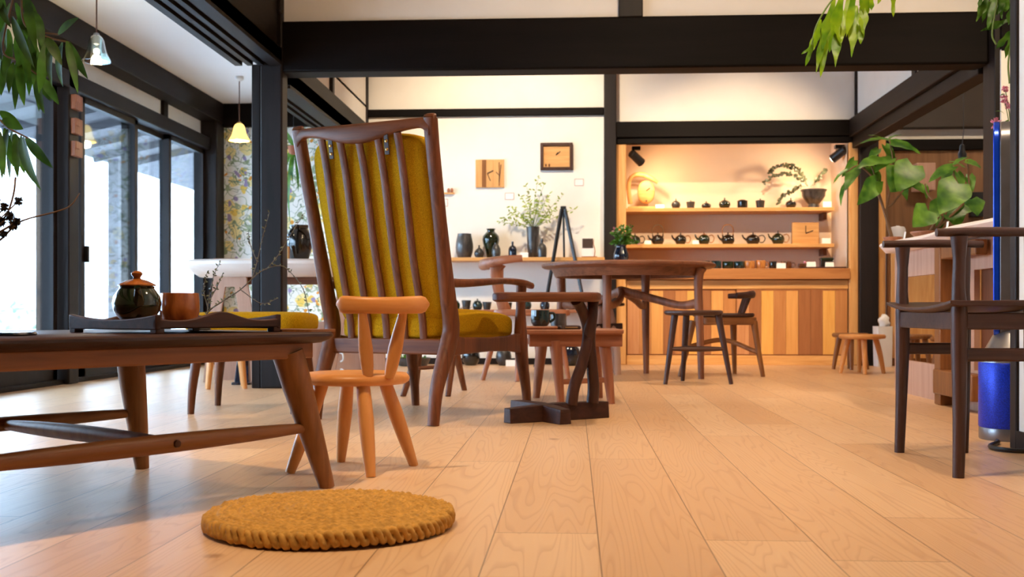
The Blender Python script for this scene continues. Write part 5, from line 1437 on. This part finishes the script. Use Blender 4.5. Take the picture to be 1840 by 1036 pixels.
# =================================================================== THINGS ON AND AROUND THE COUNTER
for p, lb_ in ((1593, 'white price strip nearest the far tip of the counter'), (1621, 'white price strip, second along the pale counter edge'), (1697, 'white price strip above the long armrest rod on the counter')):
    k_ = (p - CX) / FPX; Yc = 1.66 * (1 + .056 * k_) / (k_ - .056)
    t = thingw('price_card', lb_, 'card', (1.67, Yc, .782), 0, 'price strips on the counter')
    obj('card', MB().add([(0, -.012, 0), (0, .012, 0), (.012, .03, .045), (.012, .006, .045)], [(0, 1, 2, 3)]), M['white'], t, smooth=False, thick=.002)
t = thingw('wooden_bowl', 'small brown round bowl on the pale counter beside the purifier', 'bowl', (1.80, 4.72, .782))
obj('bowl', MB().lathe([(.02, 0), (.03, .002), (.042, .02), (.040, .040), (.028, .05), (.01, .045)], 22), M['cherry'], t)
# fig plants standing behind the counter
def fig(label, p, d, leaves, stems, size, rot=0):
    t = thing('fig_plant', label, 'plant', px(p, d), d, .782, 0)
    obj('pot', MB().lathe([(.6 * size, 0), (.7 * size, .004), (size, .028), (size, .034), (.9 * size, .034), (.85 * size, .024), (.01, .026)], 28), M['cherry'], t)
    def loc(q, y, o=0.0): return Vector((px(q, d + o) - px(p, d), o, pz(y, d + o) - .782))
    mb = MB()
    for s in stems:
        pts = [Vector((0, 0, .02))] + [loc(*q) for q in s]
        pa = crom(pts, 6); mb.tube(pa, [.008 - .005 * i / len(pa) for i in range(len(pa))], 7)
    obj('stem', mb, M['stem'], t)
    mb = MB()
    for (bx, by, ex, ey, w_, nx, ny, nz, o_) in leaves:
        mb.leaf(loc(bx, by, o_), loc(ex, ey, o_ - .03), w_ * d / FPX, (nx, ny, nz), 'heart', n=12, fold=.16, droop=.08, wav=.02)
    obj('foliage', mb, M['leaf_mid'], t)
    return t
fig('heart-leaved fig plant with wide bright leaves, left of two on the counter', 1604, 5.90,
    [(1590, 290, 1538, 303, 42, .2, -.5, 1, .0), (1602, 285, 1572, 310, 30, -.3, -.6, .8, .0), (1622, 310, 1600, 345, 60, .1, -1, .35, -.1), (1640, 297, 1611, 344, 56, -.15, -1, .2, -.12),
     (1575, 325, 1540, 368, 36, .3, -1, .3, -.05), (1538, 300, 1519, 342, 26, -.5, -1, .2, .05), (1535, 288, 1512, 318, 20, .6, -1, .4, .1), (1520, 330, 1511, 370, 14, -1, -.5, .1, .05), (1522, 305, 1497, 330, 12, -.7, -.5, .8, .0),
     (1600, 258, 1655, 277, 36, -.1, -.6, 1, .0), (1598, 252, 1545, 258, 20, .1, -.4, 1, .1), (1595, 252, 1620, 242, 18, .1, -.4, 1, .1), (1585, 250, 1560, 243, 14, 0, -.3, 1, .0), (1590, 262, 1606, 300, 24, .5, -1, .2, .08), (1578, 268, 1560, 292, 18, -.4, -.8, .5, .12),
     (1610, 320, 1630, 360, 28, .3, -1, .2, .12), (1640, 330, 1662, 348, 22, 0, -.8, .8, .0), (1570, 308, 1582, 330, 18, .2, -1, .3, .1), (1560, 300, 1578, 322, 26, .1, -.7, .8, .06)],
    [[(1600, 424), (1590, 380), (1578, 350), (1572, 318), (1565, 296)], [(1600, 425), (1592, 385), (1600, 340), (1605, 295), (1598, 250)], [(1592, 380), (1605, 365), (1630, 330), (1640, 300)], [(1575, 335), (1560, 310), (1540, 298), (1520, 310)]], .05)
fig('fig plant with darker low leaves, right one of two on the counter', 1668, 5.5,
    [(1722, 330, 1688, 385, 60, -.2, -1, .3, -.1), (1668, 378, 1640, 408, 48, .3, -1, .5, -.12), (1690, 362, 1672, 400, 30, -.3, -1, .4, -.05), (1740, 362, 1700, 392, 40, .1, -1, .6, .05), (1745, 358, 1756, 388, 44, .3, -1, .3, -.05),
     (1712, 300, 1668, 328, 26, .3, -.5, 1, .0), (1715, 296, 1740, 282, 24, -.1, -.4, 1, .05), (1735, 290, 1763, 302, 20, -.1, -.6, .9, .0), (1720, 310, 1728, 345, 22, .4, -1, .2, .02), (1742, 315, 1748, 345, 18, -.3, -1, .2, .05), (1708, 302, 1692, 340, 20, -.6, -.8, .3, .1),
     (1660, 332, 1665, 358, 14, .2, -1, .1, .05), (1710, 380, 1722, 408, 44, .1, -1, .4, .02), (1680, 390, 1690, 412, 34, .2, -1, .4, .06), (1730, 300, 1705, 290, 18, 0, -.4, 1, .04)],
    [[(1690, 400), (1712, 350), (1714, 300)], [(1700, 395), (1738, 355), (1740, 310), (1738, 288)], [(1680, 400), (1690, 375), (1668, 350), (1662, 330)]], .085)
# pink flowers on the near end of the counter
t = thing('flower_vase', 'slim grey vase of pink blossoms behind the partition end', 'vase', px(1822, 4.35), 4.35, .782)
obj('vase', MB().lathe([(.03, 0), (.035, .003), (.04, .08), (.022, .17), (.02, .2), (.016, .2), (.02, .15), (.005, .1)], 20), M['grey_clay'], t)
mbS, mbF, mbL = MB(), MB(), MB()
def pf(p, y, o=0): return Vector((px(p, 4.35 + o) - px(1822, 4.35), o, pz(y, 4.35 + o) - .782))
for hx, hy_, w_ in ((1790, 222, 12), (1804, 178, 9), (1806, 160, 7), (1812, 190, 8), (1830, 200, 9)):
    e = pf(hx, hy_); mbS.tube(bez((0, 0, .18), (e.x * .3, 0, e.z * .8), e, 8), .0018, 5)
    for q in range(40):
        dv = Vector((random.uniform(-1, 1), random.uniform(-1, 1), random.uniform(-1, 1))).normalized() * (w_ * 4.35 / FPX)
        mbF.leaf(e + dv * .3, e + dv, .010, (dv.y, dv.z, dv.x), 'oval', n=3)
for b_, e_ in (((1805, 205), (1788, 200)), ((1812, 215), (1797, 238)), ((1808, 170), (1797, 172))):
    mbL.leaf(pf(*b_), pf(*e_), .014, (0, -.5, 1), n=6, droop=.15)
obj('stems', mbS, M['greenstem'], t); obj('blossoms', mbF, M['pink'], t); obj('leaves', mbL, M['leaf_mid'], t)

# hanging staghorn ferns, upper right
def fern(label, p, y, d, blades, stems, mat):
    t = thing('hanging_fern', label, 'plant', px(p, d), d, pz(y, d))
    def loc(q, yy, o=0.0): return Vector((px(q, d + o) - px(p, d), o, pz(yy, d + o) - pz(y, d)))
    mb = MB()
    for (bx, by, ex, ey, w_) in blades:
        o_ = random.uniform(-.06, .06)
        mb.leaf(loc(bx, by, o_), loc(ex, ey, o_ + random.uniform(-.03, .03)), w_ * d / FPX, (random.uniform(-.45, .45), -1, random.uniform(0, .5)), 'lance', n=14, fold=.10, droop=random.uniform(-.06, .06), wav=.07)
    obj('fronds', mb, mat, t)
    obj('hanging_cord', MB().tube([loc(p + 5, y - 10), loc(p + 5, y - 10) + Vector((0, 0, 2.9 - pz(y - 10, d)))], .002, 5), M['cord'], t)
    mb = MB()
    for s in stems: mb.tube(crom([loc(*q) for q in s], 6), .0035, 6)
    obj('stem', mb, M['greenstem'], t)
    return t
B1 = [(1500, -10, 1474, 139, 20), (1482, 40, 1466, 132, 12), (1470, 55, 1447, 119, 12), (1466, 80, 1440, 97, 7), (1505, 30, 1501, 121, 16), (1538, 10, 1530, 103, 18), (1552, 10, 1546, 79, 18), (1528, -10, 1510, 82, 18), (1515, -15, 1490, 95, 20), (1535, -20, 1520, 68, 16), (1560, -10, 1539, 60, 18), (1548, -25, 1555, 45, 18),
      (1605, -35, 1605, 31, 12), (1590, -25, 1577, 8, 9), (1490, 20, 1478, 88, 16), (1512, 5, 1500, 70, 16), (1475, 35, 1462, 90, 12), (1545, 30, 1552, 62, 8), (1565, -20, 1566, 20, 14), (1500, 45, 1512, 80, 8)]
fern('bright green staghorn fern hanging in front of the cross beam', 1570, -70, 4.2, B1, [[(1575, -80), (1540, -30), (1500, -5), (1470, 40), (1458, 80)], [(1575, -80), (1560, -30), (1545, 10)], [(1575, -80), (1600, -50), (1606, -25)]], M['leaf_bright'])
B2 = [(1778, -12, 1754, 39, 14), (1788, -12, 1775, 52, 16), (1816, 34, 1761, 56, 13), (1795, -20, 1800, 34, 14), (1812, -10, 1806, 22, 16), (1820, 55, 1789, 88, 13), (1820, 62, 1806, 105, 12), (1775, 0, 1764, 42, 9), (1805, -10, 1790, 28, 14), (1824, 0, 1812, 45, 16), (1830, 40, 1815, 70, 12), (1768, -15, 1758, 12, 10)]
fern('darker green fern hanging at the right post beside the partition', 1800, -70, 4.3, B2, [[(1800, -80), (1795, -20), (1785, 40), (1783, 65), (1790, 80)], [(1800, -80), (1815, 0), (1822, 40), (1812, 110), (1814, 150)]], M['leaf_mid'])

# =================================================================== FOLIAGE, UPPER LEFT
LDp = 3.3
hl = thing('hanging_plant', 'long-leaved green plant hanging at the upper left corner', 'plant', px(40, LDp), LDp, pz(-60, LDp))
def hloc(q, y, o=0.0): return Vector((px(q, LDp + o) - px(40, LDp), o, pz(y, LDp + o) - pz(-60, LDp)))
LV = [(5, -5, -2, 62), (18, 5, 12, 88), (28, 5, 58, 92), (42, -8, 70, 55), (50, -5, 67, 95), (22, 30, 62, 122), (32, 35, 80, 140), (58, 55, 52, 172), (86, 72, 70, 168), (96, 72, 94, 158), (112, 76, 113, 156), (124, 76, 158, 142), (120, 74, 140, 168), (104, 62, 142, 32),
      (-2, 55, 5, 112), (14, 52, 22, 104), (8, 105, 2, 172), (24, 112, 16, 168), (32, 108, 27, 197), (36, 112, 44, 190), (60, 95, 70, 200), (74, 138, 106, 188), (76, 142, 92, 182), (68, 138, 80, 204), (40, 58, 54, 150), (84, 68, 112, 118), (10, 30, 0, 130), (48, 90, 40, 160), (70, 60, 88, 130), (0, 0, 20, 50), (60, 20, 78, 90), (20, 80, 10, 150), (30, 60, 36, 130),
      (0, 200, 38, 226), (-4, 232, 8, 316), (14, 232, 4, 322), (22, 234, 18, 322), (30, 243, 32, 320), (38, 243, 60, 327), (46, 247, 95, 302), (42, 245, 74, 342), (4, 214, 42, 232), (-8, 240, -4, 318), (26, 240, 44, 312), (8, 230, 24, 300)]
mb = MB()
for (bx, by, ex, ey) in LV:
    o_ = random.uniform(-.14, .14)
    mb.leaf(hloc(bx, by, o_), hloc(ex, ey, o_ + random.uniform(-.05, .03)), random.uniform(15, 22) * LDp / FPX, (random.uniform(-.7, .7), -1, random.uniform(-.1, .5)), 'lance', n=9, fold=.2, droop=random.uniform(.02, .10))
obj('foliage', mb, M['leaf_dark'], hl)
obj('hanging_cord', MB().tube([hloc(40, -60), hloc(40, -60) + Vector((0, 0, 2.9 - pz(-60, LDp)))], .002, 5), M['cord'], hl)
mb = MB()
for s in ([(40, -60), (50, 0), (60, 50), (90, 68), (124, 76)], [(40, -60), (20, 10), (5, 90), (35, 110), (72, 138)], [(0, -60), (-30, 60), (-20, 180), (10, 225), (50, 248)], [(40, -60), (40, 30), (60, 55), (104, 62)]):
    mb.tube(crom([hloc(*q) for q in s], 6), .003, 6)
obj('stem', mb, M['stem'], hl)

# dried thistles in a vase on the low table (the vase is just beyond the picture edge)
DD = 2.55
vx = -1.42
t = thing('dried_flowers', 'dried dark thistles with a long bent twig at left picture edge', 'dried flowers', vx, DD, .373)
obj('vase', MB().lathe([(.03, 0), (.035, .003), (.045, .05), (.03, .10), (.022, .12), (.018, .12), (.03, .05), (.005, .02)], 22), M['soot_clay'], t)
def dl(q, y, o=0.0): return Vector((px(q, DD + o) - vx, o, pz(y, DD + o) - .373))
mbS, mbF = MB(), MB()
mbS.tube(crom([(0, 0, .11), dl(-90, 490), dl(-30, 448), dl(0, 431), dl(28, 404), dl(50, 393), dl(105, 379), dl(128, 368), dl(143, 347)], 6), [.0032 - .00004 * i for i in range(49)], 6)
mbS.tube(crom([(0, 0, .11), dl(-60, 440), dl(-20, 410), dl(10, 388), dl(24, 350), dl(28, 318)], 6), .0022, 6)
for hx, hy_, r in ((33, 361, 9), (24, 404, 11), (8, 372, 9), (18, 388, 10), (2, 398, 11), (-12, 380, 11), (6, 420, 8), (30, 398, 9), (-6, 362, 8), (-20, 410, 12)):
    c = dl(hx, hy_, random.uniform(-.03, .03)); mbS.tube(bez((0, 0, .11), dl(-40, 440), c, 6), .0016, 5)
    for q in range(90):
        dv = Vector((random.uniform(-1, 1), random.uniform(-1, 1), random.uniform(-1, 1))).normalized() * (r * random.uniform(.8, 1.25) * DD / FPX)
        mbF.leaf(c, c + dv, .0055, (dv.y, dv.z, dv.x), n=2)
obj('stems', mbS, M['stem'], t); obj('thistles', mbF, M['dried'], t)

# bare thorny branch on the low table in front of the post
BD = 2.9
bx0 = px(366, BD)
t = thing('bare_branch', 'thin bare thorny branch arching in front of the dark post', 'branch', bx0, BD, .373)
def bl(q, y, o=0.0): return Vector((px(q, BD + o) - bx0, o, pz(y, BD + o) - .373))
obj('holder', MB().lathe([(.016, 0), (.018, .002), (.016, .012), (.004, .014)], 16), M['soot_clay'], t)
mb, ml = MB(), MB()
base_ = Vector((0, 0, .01))
twigs = [[base_, bl(374, 560), bl(400, 541), bl(432, 520), bl(468, 488), bl(502, 477), bl(522, 489), bl(545, 520), bl(556, 565)],
         [bl(478, 484), bl(500, 458), bl(520, 425), bl(545, 385)], [bl(452, 502), bl(462, 470), bl(472, 425), bl(484, 382)], [bl(372, 565), bl(376, 530), bl(384, 495), bl(396, 470)], [bl(376, 540), bl(390, 515), bl(400, 492)], [bl(374, 555), bl(366, 520), bl(372, 490)], [bl(432, 520), bl(470, 545), bl(500, 535)], [bl(462, 470), bl(450, 440), bl(446, 415)]]
for i, pp in enumerate(twigs):
    pa = crom(pp, 6); n = len(pa); mb.tube(pa, [max(.0007, (.0021 if i == 0 else .0014) * (1 - .6 * j / n)) for j in range(n)], 6)
    for p in pa[3:]:
        for _ in range(2 if i in (3, 4, 5) else 1):
            dv = Vector((random.uniform(-1, 1), random.uniform(-1, 1), random.uniform(-.6, 1))).normalized() * random.uniform(.005, .012)
            ml.leaf(p, p + dv, .005, (random.uniform(-1, 1), -1, .3), n=2)
obj('twigs', mb, M['stemgrey'], t); obj('foliage', ml, M['leaf_grey'], t)

# =================================================================== FAR LEFT CORNER
t = thing('glazed_jar', 'big glossy black jar on the pale table behind the lounge chair', 'jar', px(538, 6.72), 6.72, .734)
kj = 6.72 / FPX
obj('jar', MB().lathe([(r * 24 * kj, z * 62 * kj) for r, z in ((.6, 0), (.7, .02), (1, .42), (.96, .68), (.7, .86), (.62, .9), (.7, .95), (.72, 1), (.6, 1), (.5, .9), (.01, .8))], 32), M['black_glaze'], t)
t = thing('wooden_block', 'small pale wooden block beside the big black jar', 'block', px(515, 6.62), 6.62, .734)
obj('block', MB().box(-.016, .016, -.02, .02, 0, .075), M['pine'], t, bevel=.003)
t = thing('flat_tray', 'flat brown tray on left half of the pale table', 'tray', px(408, 6.85), 6.85, .734)
obj('tray', MB().slab(rrect(.075, .06, .02, 4), [(.006, 0), (0, .005), (0, .012), (.008, .014)]), M['walnut_x'], t)
HPD = 7.6
t = thing('hanging_planter', 'small hanging planter with trailing leaves beside the wallpaper', 'plant', px(529, HPD), HPD, pz(268, HPD))
def hp(q, y, o=0.0): return Vector((px(q, HPD + o) - px(529, HPD), o, pz(y, HPD + o) - pz(268, HPD)))
obj('pot', MB().lathe([(.02, -.04), (.035, -.035), (.045, .0), (.048, .02), (.04, .02), (.01, 0)], 20), M['terracotta'], t)
obj('wire', MB().tube([hp(527, 250), (0, 0, 2.11 - pz(268, HPD))], .002, 5), M['greycord'], t)
mb = MB()
for (a, b_, c_, d_, w_) in ((530, 258, 560, 232, 12), (530, 258, 556, 240, 9), (528, 262, 514, 235, 9), (526, 268, 519, 380, 7), (530, 268, 526, 330, 7), (524, 268, 515, 300, 9), (532, 262, 548, 300, 7), (530, 270, 536, 345, 6), (522, 262, 508, 270, 8), (528, 275, 522, 405, 6)):
    mb.leaf(hp(a, b_), hp(c_, d_, random.uniform(-.05, .05)), w_ * HPD / FPX, (random.uniform(-.5, .5), -1, .5), n=8, droop=.08)
obj('foliage', mb, M['leaf_mid'], t)
t = thing('stand', 'dark blue tapered stand on flat foot behind the pale stool', 'stand', px(436, 6.45), 6.45, 0)
obj('foot', MB().slab(rrect(.055, .05, .01, 4), [(0, 0), (0, .012), (.004, .015)]), M['blue_glaze'], t)
obj('column', MB().rings([[(sx * (.042 * (1 - q) + .018 * q) + .012 * q, sy * .03 * (1 - .4 * q), .015 + .30 * q) for sx, sy in ((-1, -1), (1, -1), (1, 1), (-1, 1))] for q in (0, .5, 1)]), M['blue_glaze'], t, bevel=.005)

# =================================================================== RIGHT BACKGROUND
t = thing('waste_bin', 'white bin with crumpled white cloth against the dark pillar at right', 'bin', px(1586, 8.55), 8.55, 0)
obj('body', MB().slab(rrect(.062, .06, .015, 4), [(.008, 0), (.006, .004), (0, .31), (.004, .31), (.012, .05)]), M['whiteplastic'], t)
cb_ = MB().superq((.01, 0, .345), (.042, .04, .055), 1, 1, 14, 20); cb_.map(lambda x, y, z: (x + .006 * math.sin(z * 120), y, z + .006 * math.sin(x * 150 + y * 90)))
obj('cloth', cb_, M['white'], t)
t = thingw('kitchen_cabinet', 'brown kitchen cabinet in the dim room past the dark pillar', 'cabinet', (3.15, 9.02, 0))
obj('carcass', MB().box(-.70, .9, -.2, .2, 0, .94), M['oak'], t, smooth=False); obj('top', MB().box(-.72, .92, -.22, .2, .94, .97), M['walnut_x'], t, bevel=.004)
for q in range(3): obj('door', MB().box(-.69 + q * .53, -.17 + q * .53, -.215, -.2, .06, .9), M['pine'], t, bevel=.004)
t = thingw('canister', 'white round canister on the kitchen cabinet behind fig leaves', 'canister', (onY(1613, 8.95), 8.95, .97))
obj('body', MB().lathe([(.045, 0), (.055, .004), (.06, .10), (.05, .12), (.02, .125), (.01, .13)], 24), M['whiteplastic'], t)
t = thingw('wall_box', 'small black box on the kitchen wall right of the fig leaves', 'box', (onY(1752, 9.3), 9.3, zY(1752, 390, 9.3)))
obj('box', MB().box(-.055, .055, -.06, 0, 0, .20), M['blackmetal'], t, bevel=.005)
t = thingw('kitchen_hood', 'pale cabinet box on kitchen wall between the two fig plants', 'cabinet', (onY(1654, 9.3), 9.3, zY(1654, 345, 9.3)))
obj('box', MB().box(-.075, .075, -.15, 0, 0, .22), M['ply'], t, bevel=.005)
t = thing('bulb_socket', 'small black hanging bulb socket in the dim kitchen', 'lamp', px(1729, 7.9), 7.9, pz(284, 7.9))
zz = pz(284, 7.9)
obj('socket', MB().lathe([(.006, .10), (.016, .09), (.02, .05), (.03, .03), (.028, 0), (.006, -.004)], 16), M['blackmetal'], t)
obj('cord', MB().tube([(0, 0, .1), (.01, 0, .2), (0, 0, 2.9 - zz)], .003, 5), M['greycord'], t)
for p, dd_, lb_ in ((1643, 7.7, 'low round stool seen left of the oak trestle through the counter panel'), (1708, 6.9, 'low round stool seen right of the oak trestle through the counter panel')):
    round_stool(lb_, p, dd_, .12, .265, M['oak'])
